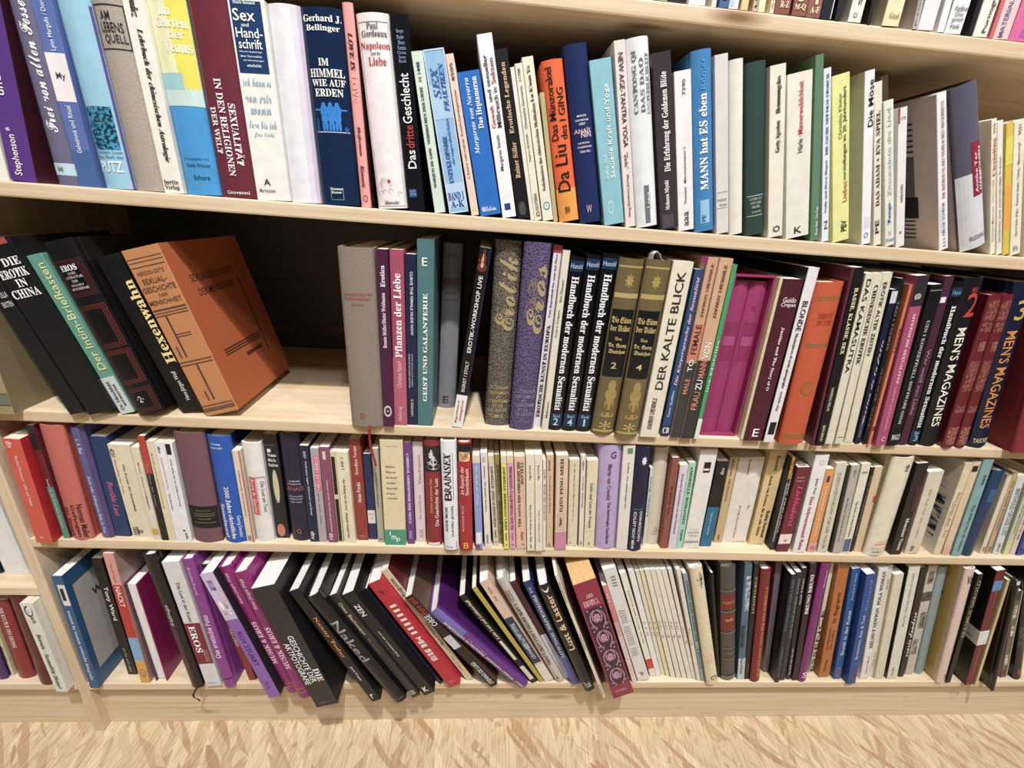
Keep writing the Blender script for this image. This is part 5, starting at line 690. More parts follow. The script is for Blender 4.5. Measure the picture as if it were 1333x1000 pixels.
('R3',0.5934,0.0031,0.4699,-0.1074,-0.0038,0.0239,0.2024,0.138,0,'e2e0e0','white book with bold crimson title Das Schwarzmond-Tabu, third full shelf','books on the third full shelf','Das Schwarzmond-Tabu|D serif|.03 .6|.35 .62|b8203c;Jutta Voss|D|.62 .78|.4 .65|4a4a4e','.9 .95|.4 .8|b8b4b8|emblem',{}),
('R3',0.6183,0.0054,0.4695,-0.1227,-0.0012,0.0149,0.1761,0.12,0,'d99450','orange paperback with purple square mark near its top, third full shelf','books on the third full shelf','Liebesleben und Freude|D|.2 .8|.35 .65|f4dcb8;XII|H|.03 .08|.2 .8|b0506a','.85 .92|.3 .65|5a2a5c;0 .12|0 1|d8a0a0',{}),
('R3',0.6396,0.005,0.4699,-0.144,-0.0053,0.0188,0.1884,0.128,0,'cfc8b6','ivory paperback with pale embossed capitals, third full shelf','books on the third full shelf','FLEISCHGEWORDEN VOM DER TRAUM|D|.05 .9|.35 .65|a89c84','',{}),
('R3',0.6567,0.0054,0.469,-0.167,-0.0001,0.0045,0.1858,0.126,0,'211e22','thin black book behind the pale grey paperback, third full shelf','books on the third full shelf','','',{}),
('R3',0.6664,0.0033,0.4697,-0.1581,-0.0033,0.0146,0.1865,0.127,0,'b0aaa0','warm grey paperback with tiny dark title, third full shelf','books on the third full shelf','Am Ende der Leidenschaft der Frauen|D|.15 .65|.3 .5|55504a;dtv|D|.88 .96|.4 .7|8a857c','',{}),
('R3',0.6829,0.0039,0.4697,-0.1473,-0.0027,0.0156,0.1894,0.129,0,'dad6c2','pale yellow white paperback with a blue-grey foot tag, third full shelf','books on the third full shelf','Das Ende von etwas Schönem|D|.2 .6|.35 .6|444','.02 .17|.1 .9|55648a;.9 .92|.2 .8|888',{}),
('R3',0.6986,0.0085,0.469,-0.1351,-0.0004,0.0062,0.181,0.123,0,'201c1c','thin black book with faint pale lettering left of the tan one, third full shelf','books on the third full shelf','DIE SCHÖNSTE LIEBE|D|.2 .9|.3 .7|8a8478','',{}),
('R3',0.7119,0.0091,0.4696,-0.149,-0.0015,0.0143,0.1815,0.123,0,'d0b694','tan paperback with a small red mark on its right edge, third full shelf','books on the third full shelf','','.6 .67|.75 1|b8202c',{}),
('R3',0.7384,-0.0017,0.4708,-0.1151,-0.0118,0.0382,0.2053,0.143,1,'dcd4bc','broad white rounded spine with orange stripes at its foot, third full shelf','books on the third full shelf','dtv|D|.86 .93|.6 .85|222;Die Kunst der|H|.07 .09|.2 .85|d8a070;Selbst|H|.03 .05|.2 .85|555','.11 .125|.3 .85|d88a50|stripe;.14 .15|.4 .9|d8a070|stripe',{'side': 'c8c098'}),
('R3',0.7815,0.003,0.47,-0.1371,-0.0062,0.0206,0.1947,0.132,0,'2a201c','dark brown paperback with white foot title, third full shelf','books on the third full shelf','Monsieur Venus|D serif|.05 .42|.45 .75|e4dcd4;Rachilde|D|.5 .7|.6 .8|6a3a3c','.5 .75|.6 .95|4a2a2a',{}),
('R3',0.816,0.0061,0.4707,-0.1511,-0.0057,0.0276,0.1773,0.121,0,'d2c6b2','cream paperback left of the book with the speedy picture cover, third full shelf','books on the third full shelf','Ein Fall für die Liebe|D|.2 .8|.4 .55|b0a48c;dtv|D|.03 .1|.3 .6|444','',{}),
('R3',0.8653,0.0046,0.4695,-0.1329,-0.0021,0.0139,0.1979,0.14,0,'d8c8a8','cream spine with olive text beside its painted streaky cover, third full shelf','books on the third full shelf','Die Lust der Tat|D|.2 .7|.45 .7|8a7c50;Die Geschichte|D|.3 .6|.2 .4|9a8c60','',{'side': 'd0ccc4', 'streak': 1}),
('R3',0.883,0.0048,0.4696,-0.1484,-0.0023,0.0143,0.2011,0.137,0,'d8bea0','peach beige paperback left of the pale teal book, third full shelf','books on the third full shelf','','.9 .96|.1 .8|2c2420;0 .1|0 1|d8a890',{}),
('R3',0.9022,0.0023,0.4701,-0.1608,-0.0038,0.0183,0.208,0.143,0,'7ea4a8','pale teal paperback with dark green vertical writing, third full shelf','books on the third full shelf','Hans Bellmer über alle Grenzen|D|.05 .55|.45 .7|2c5a4c;sea|D|.75 .85|.5 .75|2c5a5c','',{}),
('R3',0.9272,0.0029,0.47,-0.1247,-0.0102,0.0233,0.1845,0.125,1,'1a3a5e','dark blue thick book with dim red capitals, third full shelf','books on the third full shelf','VERFÜHRUNG|D|.2 .5|.6 .85|8a4a6a','.65 .8|.25 .75|1f5c8c',{}),
('R3',0.9636,0.01,0.4693,-0.17,-0.0007,0.0089,0.1754,0.119,0,'d8ccb4','cream paperback right of the dark blue thick book, third full shelf','books on the third full shelf','xxx|D|.03 .1|.3 .7|444','',{}),
('R3',0.9756,0.0101,0.4694,-0.1835,-0.0016,0.0093,0.1818,0.124,0,'bca27c','tan paperback with brown vertical lettering near right edge, third full shelf','books on the third full shelf','Die Sexuelle Revolution|D|.3 .9|.4 .7|5a4028;xxx|D|.03 .1|.3 .7|444','',{}),
('R3',0.992,0.0092,0.4701,-0.2066,-0.0032,0.0145,0.1751,0.119,0,'cdd2d2','pale blue-white paperback with dense grey capitals, third full shelf','books on the third full shelf','BERTHOLD GROSSE LUST|D|.25 .85|.3 .85|77868e;dtv|D|.03 .15|.4 .7|444','',{}),
('R3',1.0123,0.0096,0.4696,-0.1915,-0.0016,0.011,0.1695,0.115,0,'b8c0a4','pale green paperback near the right edge of third shelf','books on the third full shelf','Liebesgeschichte|D|.3 .7|.4 .7|5a6a50','0 .2|0 1|d0d098',{}),
('R3',1.026,0.0097,0.4697,-0.1974,-0.0017,0.0109,0.17,0.116,0,'d8c4bc','pinkish paperback near the right edge of third shelf','books on the third full shelf','Eva|D|.2 .5|.3 .7|8a7a6a','',{}),
('R3',1.0411,0.0081,0.4702,-0.206,-0.0042,0.0154,0.1713,0.116,0,'2c3f8c','royal blue book at the right edge of third shelf','books on the third full shelf','','.1 .3|.2 .6|50649c',{}),
('R4',-0.6818,-0.008,0.1332,0.0234,0.0111,0.016,0.2668,0.21,0,'2c5a86','blue bordered book with grey front cover, against the wooden upright, bottom shelf','books on the bottom shelf','women by women erotische fotografie|D serif|.08 .72|.35 .75|c8d8e8','.76 .93|.3 1|dcdcdc;.8 .9|.4 .75|2a2638|picture',{'side': '2c5a86', 'wbw': 1}),
('R4',-0.6337,0.018,0.1331,0.011,0.0007,0.0168,0.2807,0.191,0,'191618','black hardback with large white lettering beside the grey cover, bottom shelf','books on the bottom shelf',"Tony Ward|D|.5 .78|.25 .75|f2f0f2;art for art's sake|D|.03 .25|.35 .6|b8b4b8",'',{}),
('R4',-0.5989,0.0018,0.1331,0.0161,0.0024,0.0161,0.3067,0.17,0,'d8978e','paperback in bands of pink, red, sky blue and yellow, bottom shelf','books on the bottom shelf','NACKT|D|.62 .77|.25 .75|f6e8e4;Akte in der Fotografie|D|.8 .93|.35 .6|9a5a54','0 .19|0 1|d8a43c;.19 .38|0 1|7aaad8;.38 .78|0 1|b8302c;.05 .12|.2 .8|a8782c|emblem',{'side': 'b0928a'}),
('R4',-0.5726,0.005,0.1331,-0.0153,-0.0024,0.021,0.2383,0.17,0,'8a1254','magenta covered book turned with its pale page edges outward, bottom shelf','books on the bottom shelf','','',{'fore': 1}),
('R4',-0.5005,-0.009,0.1337,-0.0702,0.0038,0.0202,0.3152,0.21,1,'1b181a','black hardback with faint red lettering and a black ribbon, bottom shelf','books on the bottom shelf','Sélinga|U italic|.5 .66|.3 .65|c8b8b8;Nova Marie Losaerl Haack|U|.08 .48|.35 .6|8a3a4c','',{'ribbon': '1b181a'}),
('R4',-0.4724,-0.0051,0.1339,-0.071,0.0229,0.0273,0.2982,0.203,0,'d6d4d6','white paperback with maroon block reading Eros, bottom shelf','books on the bottom shelf','EROS|D serif|.3 .52|.2 .6|f6f2f2;Die Lust in der Kunst|D|.55 .85|.4 .62|55525a;Michael Semff|D|.22 .32|.62 .72|e0b8c0;Doris Krystof|D|.22 .32|.75 .85|e0b8c0;Hatje|H|.02 .035|.15 .75|777','.2 .54|0 1|7c1f34',{}),
('R4',-0.4428,-0.0084,0.1337,-0.0741,-0.0018,0.0193,0.3069,0.209,1,'8c3a8e','purple hardback lettered Das erotische Foto, bottom shelf','books on the bottom shelf','Das erotische Foto|U|.26 .6|.25 .7|f2e4f4;Armeline Duprez|D|.75 .95|.3 .6|e0c0e4','.07 .08|0 1|3a1a40|line',{}),
('R4',-0.4068,0.0063,0.1339,-0.1429,-0.0017,0.0128,0.2855,0.194,0,'3a2c2a','dark brown book whose lower half is brick red, bottom shelf','books on the bottom shelf','OSCITE|U|.32 .48|.2 .6|e8dcd8','0 .55|0 1|8a2a26',{}),
('R4',-0.3515,-0.0275,0.1355,-0.2396,0.0132,0.0212,0.3042,0.18,0,'8a5cb0','lilac paperback with a marbled white upper picture, bottom shelf','books on the bottom shelf','ROY STUART|D|.28 .56|.3 .7|3a2a5c;Vol.|D|.08 .14|.3 .6|6a4490','.66 1|0 1|cbbcd8;.7 .8|.2 .8|e0c8d4|picture;.88 .95|.2 .6|8a7cb0|picture',{'side': '2a2428'}),
('R4',-0.3219,-0.0197,0.1359,-0.2615,-0.0125,0.0229,0.3096,0.21,1,'8c1e6c','magenta book lettered Musik & Eros, left one of two, bottom shelf','magenta music books','Hans-Jürgen Döpp|U serif|.74 .96|.3 .6|ecbcdc;MUSIK & EROS|U serif|.26 .6|.25 .65|f2d0e4','.05 .055|.1 .9|b87a6a|line;.08 .085|.1 .9|b87a6a|line',{}),
('R4',-0.2956,-0.0304,0.1362,-0.2553,-0.0139,0.0256,0.3076,0.209,1,'8c1e6c','magenta book lettered Musik & Eros, right one of two, bottom shelf','magenta music books','Hans-Jürgen Döpp|U serif|.74 .96|.3 .6|ecbcdc;MUSIK & EROS|U serif|.26 .6|.25 .65|f2d0e4','.05 .055|.1 .9|b87a6a|line;.08 .085|.1 .9|b87a6a|line',{}),
('R4',-0.2504,-0.045,0.1384,-0.2733,0.0115,0.0402,0.2946,0.23,0,'2a282a','thick black book lettered Die Geschichte der Aktfotografie, bottom shelf','books on the bottom shelf','DIE|D serif|.22 .33|.7 .95|f6f6f6;GESCHICHTE DER|D|.22 .62|.4 .65|f6f6f6;AKTFOTOGRAFIE|D|.21 .57|.1 .35|f6f6f6;KÖNEMANN|H|.03 .04|.2 .6|888','',{'side': '1c1a1c'}),
('R4',-0.1636,-0.0358,0.1366,-0.4277,0.0047,0.0178,0.2964,0.2,0,'151316','black paperback lettered Nanny today in orange, bottom shelf','books on the bottom shelf','Nanny Today|D serif|.42 .78|.3 .75|d08a54;Jane Fraser|D|.2 .34|.35 .65|e4e0dc;r|H|.03 .07|.3 .6|f0f0f0','',{'side': '1a181a'}),
('R4',-0.1183,-0.0397,0.1385,-0.4825,0.0297,0.0239,0.2961,0.21,1,'131214','black book lettered Naked in thin large letters, bottom shelf','books on the bottom shelf','Naked|D|.42 .78|.2 .8|9a989c','.03 .033|.2 .9|8a888c|line',{}),
('R4',-0.091,-0.0286,0.1365,-0.4963,-0.0014,0.0147,0.287,0.2,0,'362e2c','dark brown book with yellowish lettering at its top, bottom shelf','books on the bottom shelf','Otto Bachmann|D|.64 .93|.3 .7|d8cc9c;Maler und Zeichner|D|.45 .6|.35 .6|8a7c6a;EB|H|.03 .07|.2 .8|d0ccc4','',{}),
('R4',-0.0665,-0.0245,0.1383,-0.499,0.0153,0.0222,0.2876,0.2,0,'1a191b','black book lettered Zen near its top, bottom shelf','books on the bottom shelf','ZEN|D|.8 .9|.25 .65|f2f2f2;und der erotische Blick|D|.4 .65|.45 .6|e0e0e0;K|H|.03 .08|.3 .7|f2f2f2','',{}),
('R4',-0.0466,-0.0022,0.1343,-0.5062,-0.0001,0.0054,0.2763,0.2,0,'1c1e30','thin blue-black book between the Zen book and the red one, bottom shelf','books on the bottom shelf','','',{}),
('R4',-0.0187,-0.0098,0.1388,-0.5062,0.0054,0.0242,0.2987,0.2,0,'b81c30','bright red book with white tally stroke lettering, bottom shelf','books on the bottom shelf','IIIIIII IIIII|D|.28 .8|.3 .78|f4e4e4;MIII IIIIIII|D|.27 .5|.35 .78|f4e4e4;KING|H|.04 .06|.3 .7|d88a8a','.86 .95|.25 .75|5a1a22|bird',{}),
('R4',0.01,0.0045,0.1363,-0.5218,0.0028,0.0134,0.3184,0.2,0,'cfc0a0','cream book with faded script, right of the red tally book, bottom shelf','books on the bottom shelf','Auguste|U|.78 .93|.2 .9|444;Mode & Akademie|U|.35 .55|.3 .75|8a7a5c;Hirmer|U|.1 .25|.3 .6|9a8a6c','',{'side': '5c1c24'}),
('R4',0.0579,-0.0091,0.1374,-0.6191,0.0032,0.0151,0.2825,0.2,0,'1a1618','black book with large red and white letters and a white tag, bottom shelf','books on the bottom shelf','Pure and|U|.82 .98|.1 .9|c0382c;OBSE|U|.7 .81|.15 .85|e8e4e0;STEFANO DE LUIGI|U|.03 .28|.3 .85|f2f0f0','.45 .58|0 1|c8c4cc',{'side': '5a4034'}),
('R4',0.1167,-0.0136,0.1399,-0.7359,0.0054,0.0207,0.2661,0.21,1,'64307a','violet book with white seriffed Latin capitals, bottom shelf','books on the bottom shelf','MARIO VASSALLI: THEATRUM SANITATUM|U serif|.12 .88|.25 .5|f0e8f4;BIBLIO|U|.01 .1|.3 .55|e0d0e8;liberti|U|.45 .65|.6 .7|a88cb8','.7 1|0 1|6c62a8',{'side': '471a58'}),
('R4',0.1392,-0.0009,0.1364,-0.5914,-0.0018,0.0124,0.2717,0.2,0,'141412','black book with white italic Lust and cream tags, bottom shelf','books on the bottom shelf','Liebe Lust und Leidenschaft|U italic|.52 .95|.3 .85|e4e0d0','.28 .5|.25 .7|dcd4b4;.04 .2|.15 .85|dcd4b4',{}),
('R4',0.1541,0.0008,0.1352,-0.54,-0.0027,0.0087,0.2832,0.19,0,'b4a03a','thin mustard yellow book in the leaning group, bottom shelf','books on the bottom shelf','','',{'side': '151412'}),
('R4',0.1694,0.0014,0.1371,-0.5113,0.0047,0.0167,0.2945,0.19,0,'d8b8a4','pink topped book with a dark painted picture below, bottom shelf','books on the bottom shelf','Lust · Mystic|U italic|.82 .95|.4 .7|a8745c;LEONARD|U|.25 .4|.3 .7|d8d8e0','.2 .66|0 1|2a3448;.35 .6|.2 .75|8a94a4|picture;0 .18|0 1|dcd4c8',{}),
('R4',0.1914,-0.0002,0.1367,-0.4756,0.0032,0.0164,0.2978,0.19,1,'bcb4a8',"grey spine with dark capitals L'arte erotica, bottom shelf",'books on the bottom shelf',"L'ARTE EROTICA DELL'ANTICA INDIA|D serif|.18 .78|.3 .7|3a3634;ALESSANDRO|D|.8 .9|.15 .4|55504c;GALESTRO|D|.8 .9|.5 .7|55504c;S|H|.03 .06|.3 .6|55504c",'',{}),
('R4',0.2078,0.0078,0.1356,-0.475,0.0012,0.0115,0.2835,0.19,0,'4c1a26','maroon book whose lower half is lavender white, bottom shelf','books on the bottom shelf','eine|D|.25 .4|.4 .7|b8b0c0','0 .48|0 1|d4d0dc',{}),
('R4',0.2234,-0.0049,0.1359,-0.4327,0.0021,0.0142,0.292,0.19,0,'22346a','blue book lettered Photographic Sensuality, bottom shelf','books on the bottom shelf','PHOTOGRAPHIC SENSUALITY|D serif|.28 .88|.3 .75|d0d4dc;THE|D|.9 .95|.3 .6|d0d4dc','0 .3|0 1|4a589c',{}),
('R4',0.248,-0.0197,0.1372,-0.415,0.0139,0.0208,0.2963,0.2,1,'161416','black book lettered Lust & Laster in pale orange, bottom shelf','books on the bottom shelf','Lust & Laster|U|.42 .92|.25 .8|f0c8a4;Piccola|H|.04 .1|.25 .8|d0ccc4;(|U|.94 .98|.2 .8|e0dcd8','',{}),
('R4',0.2743,-0.0305,0.134,-0.3966,-0.0028,0.0053,0.3312,0.19,0,'d8d0b8','thin cream book with sparse letters between black and carved-red, bottom shelf','books on the bottom shelf','EUGEVICA|D|.8 .95|.3 .7|444;PERGER|D|.42 .55|.3 .7|555;EDITION|D|.03 .12|.3 .7|555','',{}),
('R4',0.3121,-0.0313,0.1408,-0.3832,0.0741,0.042,0.3185,0.2,0,'8e2440','wide crimson book with a pink and black ornamental pattern, bottom shelf','books on the bottom shelf','ARS|H serif|.88 .91|.35 .65|e8b8c4;EROTICA|H serif|.82 .865|.15 .8|e8b8c4;HARENBERG|H|.05 .075|.2 .75|d88aa0','.12 .8|.08 .94|3c1a2e|damask',{'pages': 'dcae70'}),
('R4',0.3455,-0.0004,0.1346,-0.377,-0.0003,0.0091,0.2731,0.18,0,'d8847e','thin pink book fading to cream beside the crimson patterned one, bottom shelf','books on the bottom shelf','SH|D|.85 .93|.2 .7|f4d4d0','0 .5|0 1|e0cfc0;.5 .65|0 1|dcaaa0',{}),
('R4',0.3643,0.0014,0.1375,-0.3821,-0.002,0.0243,0.3108,0.2,0,'dedbd6','white book with grey tally-like vertical lettering, bottom shelf','books on the bottom shelf','IIIIII IIIIIIIII IIII|D|.25 .66|.2 .7|a8a49c;IIII|U|.86 .94|.4 .75|8a8680','.03 .1|.3 .75|4a4648|bird',{}),
('R4',0.388,0.0122,0.1351,-0.3798,-0.0003,0.0117,0.2929,0.18,0,'dfd9c8','cream paperback with a red foot tag, bottom shelf','books on the bottom shelf','Jeanloup Sieff Torses nus de|D|.35 .85|.4 .65|55504a','.08 .18|0 1|c8382c',{}),
('R4',0.4003,0.013,0.1348,-0.3658,0.0001,0.0105,0.2987,0.18,0,'e4e2dc','white pamphlet, first from the left of the thin pale row, bottom shelf','thin pale pamphlets','A. P. N.|D|.4 .55|.2 .7|a8a290','',{}),
('R4',0.4108,0.0148,0.1343,-0.3607,-0.0004,0.0074,0.2949,0.18,0,'d9d4c4','grey-white pamphlet, second from the left of the thin pale row, bottom shelf','thin pale pamphlets','A. P. N.|D|.4 .55|.2 .7|a8a290','',{}),
('R4',0.4198,0.013,0.1344,-0.361,-0.0009,0.0081,0.2985,0.18,0,'e0d4a8','yellowish pamphlet, third from the left of the thin pale row, bottom shelf','thin pale pamphlets','A. P. N.|D|.4 .55|.2 .7|a8a290','',{}),
('R4',0.43,0.01,0.1346,-0.3636,-0.0019,0.0092,0.3026,0.18,0,'dfdacb','white pamphlet, fourth from the left of the thin pale row, bottom shelf','thin pale pamphlets','Nr. 3|D|.4 .55|.2 .7|a8a290','',{}),
('R4',0.4417,0.0089,0.1347,-0.368,-0.0019,0.0095,0.3046,0.18,0,'dcd6c4','white pamphlet, fifth from the left of the thin pale row, bottom shelf','thin pale pamphlets','Nr. 4|D|.4 .55|.2 .7|a8a290','',{}),
('R4',0.4532,0.0084,0.1347,-0.3708,-0.0018,0.0093,0.3059,0.18,0,'e0dbcd','white pamphlet, sixth from the left of the thin pale row, bottom shelf','thin pale pamphlets','Nr. 5|D|.4 .55|.2 .7|a8a290','',{}),
('R4',0.4648,0.0076,0.1347,-0.3742,-0.0019,0.0094,0.3074,0.18,0,'ddd8c8','white pamphlet, seventh from the left of the thin pale row, bottom shelf','thin pale pamphlets','Nr. 6|D|.4 .55|.2 .7|a8a290','',{}),
('R4',0.4741,0.0065,0.1342,-0.3671,-0.0017,0.0071,0.3088,0.18,0,'dcd6c8','white pamphlet, eighth from the left of the thin pale row, bottom shelf','thin pale pamphlets','Nr. 9|D|.35 .5|.2 .7|a8a290','',{}),
('R4',0.4821,0.0031,0.1342,-0.3465,-0.0022,0.0076,0.3095,0.18,0,'dad4c6','white pamphlet, rightmost of the thin pale row, beside the blue one, bottom shelf','thin pale pamphlets','Nr. 10|D|.35 .5|.2 .7|a8a290','',{}),
('R4',0.4908,0.002,0.1343,-0.3384,-0.0017,0.0083,0.3001,0.204,0,'8aa4a8','light blue thin book lettered Stereo, bottom shelf','books on the bottom shelf','STEREO AKTE NUMES NUS|D serif|.4 .94|.3 .75|3c5c74;S.Paccard|D|.13 .33|.3 .7|3c5c74','',{}),
('R4',0.507,-0.0069,0.1368,-0.3302,-0.0035,0.0234,0.3197,0.21,1,'ddcfae','cream book with a black brushed character at its top, bottom shelf','books on the bottom shelf','','.86 .94|.5 .95|221e1c|brush_character;.84 .96|.66 .72|221e1c|brush_character;.9 .915|.4 .9|221e1c|brush_character;.04 .08|.4 .9|221e1c|emblem;.14 .3|.3 .75|d4bd90|sketch',{}),
('R4',0.5297,0.0102,0.1337,-0.287,0.0002,0.0052,0.2901,0.19,0,'191718','black narrow book left of the grey banded leather volume, bottom shelf','books on the bottom shelf','','',{}),
('R4',0.5466,0.0029,0.1365,-0.2487,-0.0113,0.0286,0.3057,0.208,1,'4e4a44','grey leather volume with raised bands and two red labels, bottom shelf','books on the bottom shelf','SITTENGESCHICHTE|H|.7 .72|.1 .9|c09a6a;EROTIK|H serif|.55 .57|.25 .8|d0b080;XVIII|H|.25 .27|.3 .8|8a7c58','.65 .78|.02 .98|7a2420;.47 .61|.02 .98|7a2420;.8 .815|0 1|6a655c|raised_band;.625 .64|0 1|6a655c|raised_band;.44 .455|0 1|6a655c|raised_band;.3 .31|0 1|6a655c|raised_band;.26 .265|0 1|6a655c|raised_band;.2 .21|0 1|6a655c|raised_band;.01 .04|0 1|77705c|raised_band',{}),
('R4',0.5736,0.0059,0.1344,-0.2095,-0.0015,0.0143,0.3125,0.21,0,'4a6680','blue-grey photo book with a white foot, bottom shelf','books on the bottom shelf','Kunst & Erotik|D|.05 .2|.3 .7|444','0 .2|0 1|b8c4cc;.3 .5|.1 .6|2a3a4c|picture;.62 .9|.3 .9|9aacbc|picture',{}),
('R4',0.5867,0.0062,0.134,-0.1979,-0.001,0.0104,0.3112,0.21,0,'19191b','black slim book with gold inverted capitals, bottom shelf','books on the bottom shelf','LUXOTAURUS|U serif|.6 .9|.3 .7|c8a85c;Verlag|U serif|.05 .15|.4 .7|8a7a48','',{}),
('R4',0.6022,-0.0004,0.1349,-0.1985,-0.0033,0.0194,0.3028,0.206,1,'7a1424','dark red hardback with orange gold capitals, bottom shelf','books on the bottom shelf','DAS GOLDENE ZEITALTER DES BORDELLS|U serif|.06 .86|.5 .82|d08a48','',{}),
('R4',0.6385,0.0215,0.1341,-0.1946,-0.001,0.0117,0.3014,0.205,0,'6e5a68','mauve grey paperback right of the dark red hardback, bottom shelf','books on the bottom shelf','Nach Hamburg und Hongkong|U|.3 .65|.4 .6|3a2c38;Hamburg|U|.05 .15|.35 .65|3a2c38','',{}),
('R4',0.6497,-0.0007,0.1338,-0.1812,-0.0001,0.0092,0.2927,0.18,0,'1c1f2e','dark blue-black book with outlined pale title, its black cover showing, bottom shelf','books on the bottom shelf','TECHNIKEN DER LIEBE|U|.5 .96|.3 .75|6a7a94;DU LUST NACH|U|.06 .35|.3 .75|6a7a94','',{'side': '121114'}),
('R4',0.664,0.0035,0.134,-0.1843,-0.0,0.0111,0.2942,0.2,0,'24262e','dark slate book with silver capitals Love in the ancient world, bottom shelf','books on the bottom shelf','LOVE IN THE ANCIENT WORLD|U|.42 .95|.45 .75|9aa0ac;Christopher Miles|U|.05 .4|.4 .6|6a7080','',{}),
('R4',0.6789,0.0055,0.1339,-0.1963,0.0003,0.0091,0.3037,0.207,0,'171416','thin black book with white lettering at top and foot, bottom shelf','books on the bottom shelf','Schuster & Schuster|U|.7 .92|.3 .6|e8e4e4;Das Buch über Sex und|U|.05 .3|.3 .6|e8e4e4','',{}),
('R4',0.6914,0.0029,0.1341,-0.1917,-0.0011,0.0119,0.3162,0.21,0,'2c1c1e','dark brown book with white outlined capitals left of purple hardback, bottom shelf','books on the bottom shelf','BRUNO BRUNI|U serif|.6 .92|.25 .8|f0ecec','',{}),
('R4',0.7059,-0.0002,0.1343,-0.1676,-0.0032,0.0165,0.3172,0.21,1,'7e2070','purple hardback left of the zebra lettered spine, bottom shelf','books on the bottom shelf','Eberhard|U|.82 .95|.6 .8|e8c8e4;S|H|.04 .09|.3 .8|f2e4f0','',{}),
('R4',0.7383,0.0192,0.1337,-0.1784,-0.0006,0.0078,0.3035,0.206,0,'d8d0ba','cream spine with heavy black zebra lettering, bottom shelf','books on the bottom shelf','ESSENCE|U|.02 .6|.1 .9|1e1c1a;Die Kunst|U|.4 .65|.05 .25|e0d4d0','',{}),
('R4',0.7602,0.0095,0.1352,-0.1994,-0.0173,0.0224,0.3046,0.207,0,'b0682e','brown orange book lettered In flagranti, bottom shelf','books on the bottom shelf','In flagranti|U|.52 .78|.35 .75|3a2418;Das Phantastische|U|.27 .48|.2 .4|4a3020;der Liebe|U|.27 .45|.55 .7|4a3020;Verlag|U serif|.05 .17|.35 .6|5a3a24','',{}),
('R4',0.7875,0.0058,0.1347,-0.2157,-0.0054,0.0158,0.3044,0.207,0,'1f5496','blue paperback lettered Erotik in der Kunst, bottom shelf','books on the bottom shelf','Erotik in der Kunst|U|.24 .65|.35 .75|e4ecf4;Reinhard Haus|U|.74 .96|.4 .65|a8c4e4','.02 .12|.2 .8|b05a64|emblem',{}),
('R4',0.8106,-0.0054,0.1349,-0.2264,-0.0001,0.0175,0.3031,0.17,0,'1c4a94','second blue book with its plain blue cover facing left, bottom shelf','books on the bottom shelf','Erotismus, Sex & Tod|U|.25 .65|.35 .7|c8d8f0;Eduard|U|.7 .95|.5 .7|7a9cd0','.02 .13|.4 .9|8a3a44|emblem',{'side': '1a4590'}),
('R4',0.8481,0.0056,0.135,-0.2398,-0.0033,0.0171,0.3094,0.21,0,'e0dcd8','white book with black handwritten capitals on the bottom shelf','books on the bottom shelf','HELMUT NEWTON  POLA WOMAN|U serif|.3 .97|.45 .85|3a3638;Schirmer Mosel|U|.05 .22|.5 .7|666','',{}),
('R4',0.8675,0.0105,0.1342,-0.2438,-0.0003,0.0106,0.3118,0.21,0,'d6d0c0','thin ivory book right of the handwritten-capital white one, bottom shelf','books on the bottom shelf','Schiele|U script|.1 .25|.4 .7|8a8478;xx|U|.8 .9|.4 .7|999','',{}),
('R4',0.8823,0.0056,0.1351,-0.2387,-0.005,0.0182,0.2933,0.199,0,'d4ccb4','smooth plain cream book with no lettering on the bottom shelf','books on the bottom shelf','','',{}),
('R4',0.9116,0.0054,0.1356,-0.243,-0.0012,0.0219,0.3133,0.16,0,'d8d4c4','white paperback beside its black cover, right of plain cream, bottom shelf','books on the bottom shelf','EROTIK UND RELIGION IN ASIEN|U|.5 .95|.4 .6|9a9488;Herder|U|.03 .12|.3 .5|777','',{'side': '1f1a1e'}),
('R4',0.9378,0.0103,0.1344,-0.2471,-0.0022,0.0114,0.3086,0.21,0,'1a1719','black book with white scrawled handwriting, bottom shelf','books on the bottom shelf','mario dondero|U script|.2 .62|.2 .9|dcd8d4','',{}),
('R4',0.961,0.0154,0.1352,-0.2451,-0.0023,0.0185,0.3076,0.209,0,'bdb6aa','black-and-white photo spine on the bottom shelf','books on the bottom shelf','','.2 .35|.1 .7|8a8580|picture;.45 .6|.3 .9|77726c|picture;.7 .78|0 1|4a4644|picture;.85 .95|.2 .8|6a6560|picture',{}),
('R4',0.9872,0.0164,0.1353,-0.2499,-0.0035,0.0189,0.3047,0.207,1,'84989a','pale grey-teal smooth spine on the bottom shelf','books on the bottom shelf','','',{}),
('R4',1.0164,-0.0044,0.1353,-0.2444,0.0003,0.0189,0.3197,0.18,1,'d8c0b4','pink-white spine beside its yellow cover with black ink marks, bottom shelf','books on the bottom shelf','Va|H|.88 .95|.3 .9|444;S|H|.04 .08|.6 .9|444','',{'side': 'c0a75c', 'inkcover': 1}),
('R4',1.0348,-0.0026,0.1341,-0.2246,-0.0007,0.0099,0.3052,0.208,0,'171512','black book with pale ornate capitals right of the yellow cover, bottom shelf','books on the bottom shelf','ERASMUS GEROLD|U|.45 .95|.2 .85|a89c7c','',{}),
('R4',1.0779,-0.008,0.1352,-0.2563,-0.0072,0.0175,0.3217,0.18,0,'6e222a','dark red spine with sky blue top band and white paper strip, bottom shelf','books on the bottom shelf','Martin Maier|D|.7 .85|.5 .65|b07a7c;Claassen|D|.1 .35|.4 .6|b07a7c','.84 .92|0 1|5a8ec0',{'side': '191816', 'obi': '.38 .5'}),
('R4',1.0912,-0.01,0.1336,-0.2411,-0.003,0.0055,0.3009,0.205,0,'d0c08c','thin straw yellow book between dark red and black spines, bottom shelf','books on the bottom shelf','','',{}),
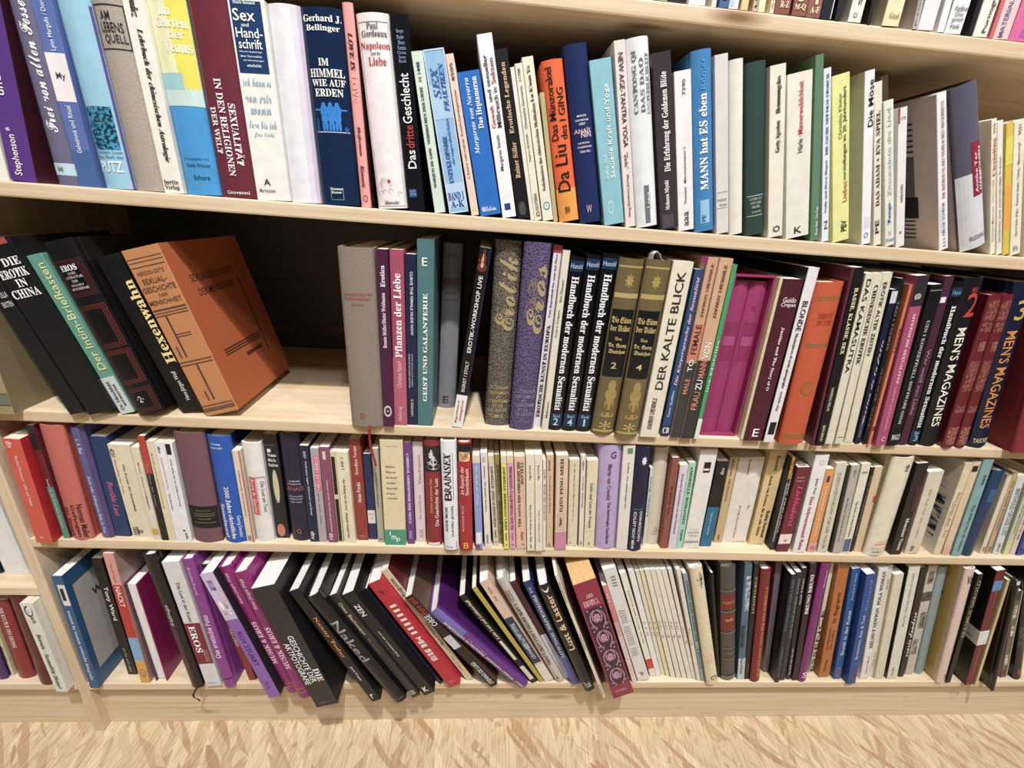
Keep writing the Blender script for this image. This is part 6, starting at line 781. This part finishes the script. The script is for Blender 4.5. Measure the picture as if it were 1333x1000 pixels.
('R4',1.119,-0.0211,0.134,-0.3087,-0.0055,0.0067,0.3143,0.17,1,'15121a','black glossy book with a white top and protruding foot, bottom shelf','books on the bottom shelf','','.97 1|0 1|dcd8d8',{'side': '2a1c14'}),
('R4',1.1765,0.0082,0.1351,-0.349,-0.0024,0.0127,0.261,0.178,0,'6a5c58','collage spine of photos and cream blocks near right edge, bottom shelf','books on the bottom shelf','','.16 .28|.2 .7|cfc4ac|picture;.5 .62|.3 .8|cfc4ac|picture;.7 .85|.1 .7|b8ac94|picture;.02 .1|0 1|6e2430;.9 1|0 1|2c2628;0 1|.88 1|c8bc9c',{}),
('R4',1.2056,0.003,0.136,-0.398,-0.0192,0.0155,0.3343,0.21,1,'2c2629','dark brown-grey book at the right edge of the bottom shelf','books on the bottom shelf','','.3 .5|.05 .9|4c4444|picture;.05 .1|.3 .7|8a4a3a',{}),
('L4',-0.8559,0.0079,0.1335,0.0703,0.0032,0.0162,0.2039,0.139,1,'4a2c6a','deep purple book at the far left of the lower left bay','books in the lower left bay','','',{}),
('L4',-0.8432,0.0152,0.1331,0.0597,0.0004,0.0045,0.1944,0.132,0,'d8cca8','slim cream book between purple and red spines in left bay','books in the lower left bay','Xenia|D|.2 .4|.3 .7|444','',{}),
('L4',-0.818,0.0101,0.1337,0.0542,0.0075,0.0287,0.1894,0.129,1,'8a2a2c','red brown hardback with white capitals in the left bay','books in the lower left bay','DIE KULTUR DES EROSSE|D serif|.42 .93|.5 .7|e8d0cc;CT|H|.05 .1|.4 .7|a85a54','',{}),
('L4',-0.7703,-0.0019,0.1336,0.0492,0.017,0.0275,0.2123,0.144,1,'5c1c22','dark maroon hardback in the left bay with faint foot lettering','books in the lower left bay','AAAAA|H|.17 .18|.1 .7|7a3a34;RAIMUND|H|.14 .15|.1 .7|7a3a34;KLINGS|H|.11 .12|.1 .7|7a3a34','',{}),
('L4',-0.7336,-0.0145,0.133,0.0072,0.0023,0.0197,0.2133,0.155,0,'dcdad4','white paperback in left bay with slanted black title','books in the lower left bay','Bornin · Sexualität Heine?|D italic|.04 .68|.35 .68|222;S|H|.8 .86|.45 .75|444','.86 .98|.2 .8|2a2828|emblem;.88 .98|.45 .75|e4e2de|emblem',{}),
('L3',-0.7774,0.0291,0.3663,-0.016,0.0173,0.037,0.2302,0.16,0,'e4e2e2','plain white book on the upper left-bay shelf by the upright','books on the upper left bay shelf','','',{}),
('L3',-0.8203,0.03,0.3663,-0.0172,0.01,0.0334,0.2198,0.16,0,'1a2038','navy book left of the plain white one on the left-bay shelf','books on the upper left bay shelf','','',{}),
]
words = {'Claassen', 'women', 'by women', 'SEXUALGESCHICHTE', 'DER MENSCHHEIT'}
for rec in BOOKS:
    for t_ in rec[13].split(';'):
        if t_.count('|') == 4: q = t_.split('|'); words.add(style(q[0], q[1][2:]))
set_type(sorted(words))
for rec in BOOKS: make_book(rec)
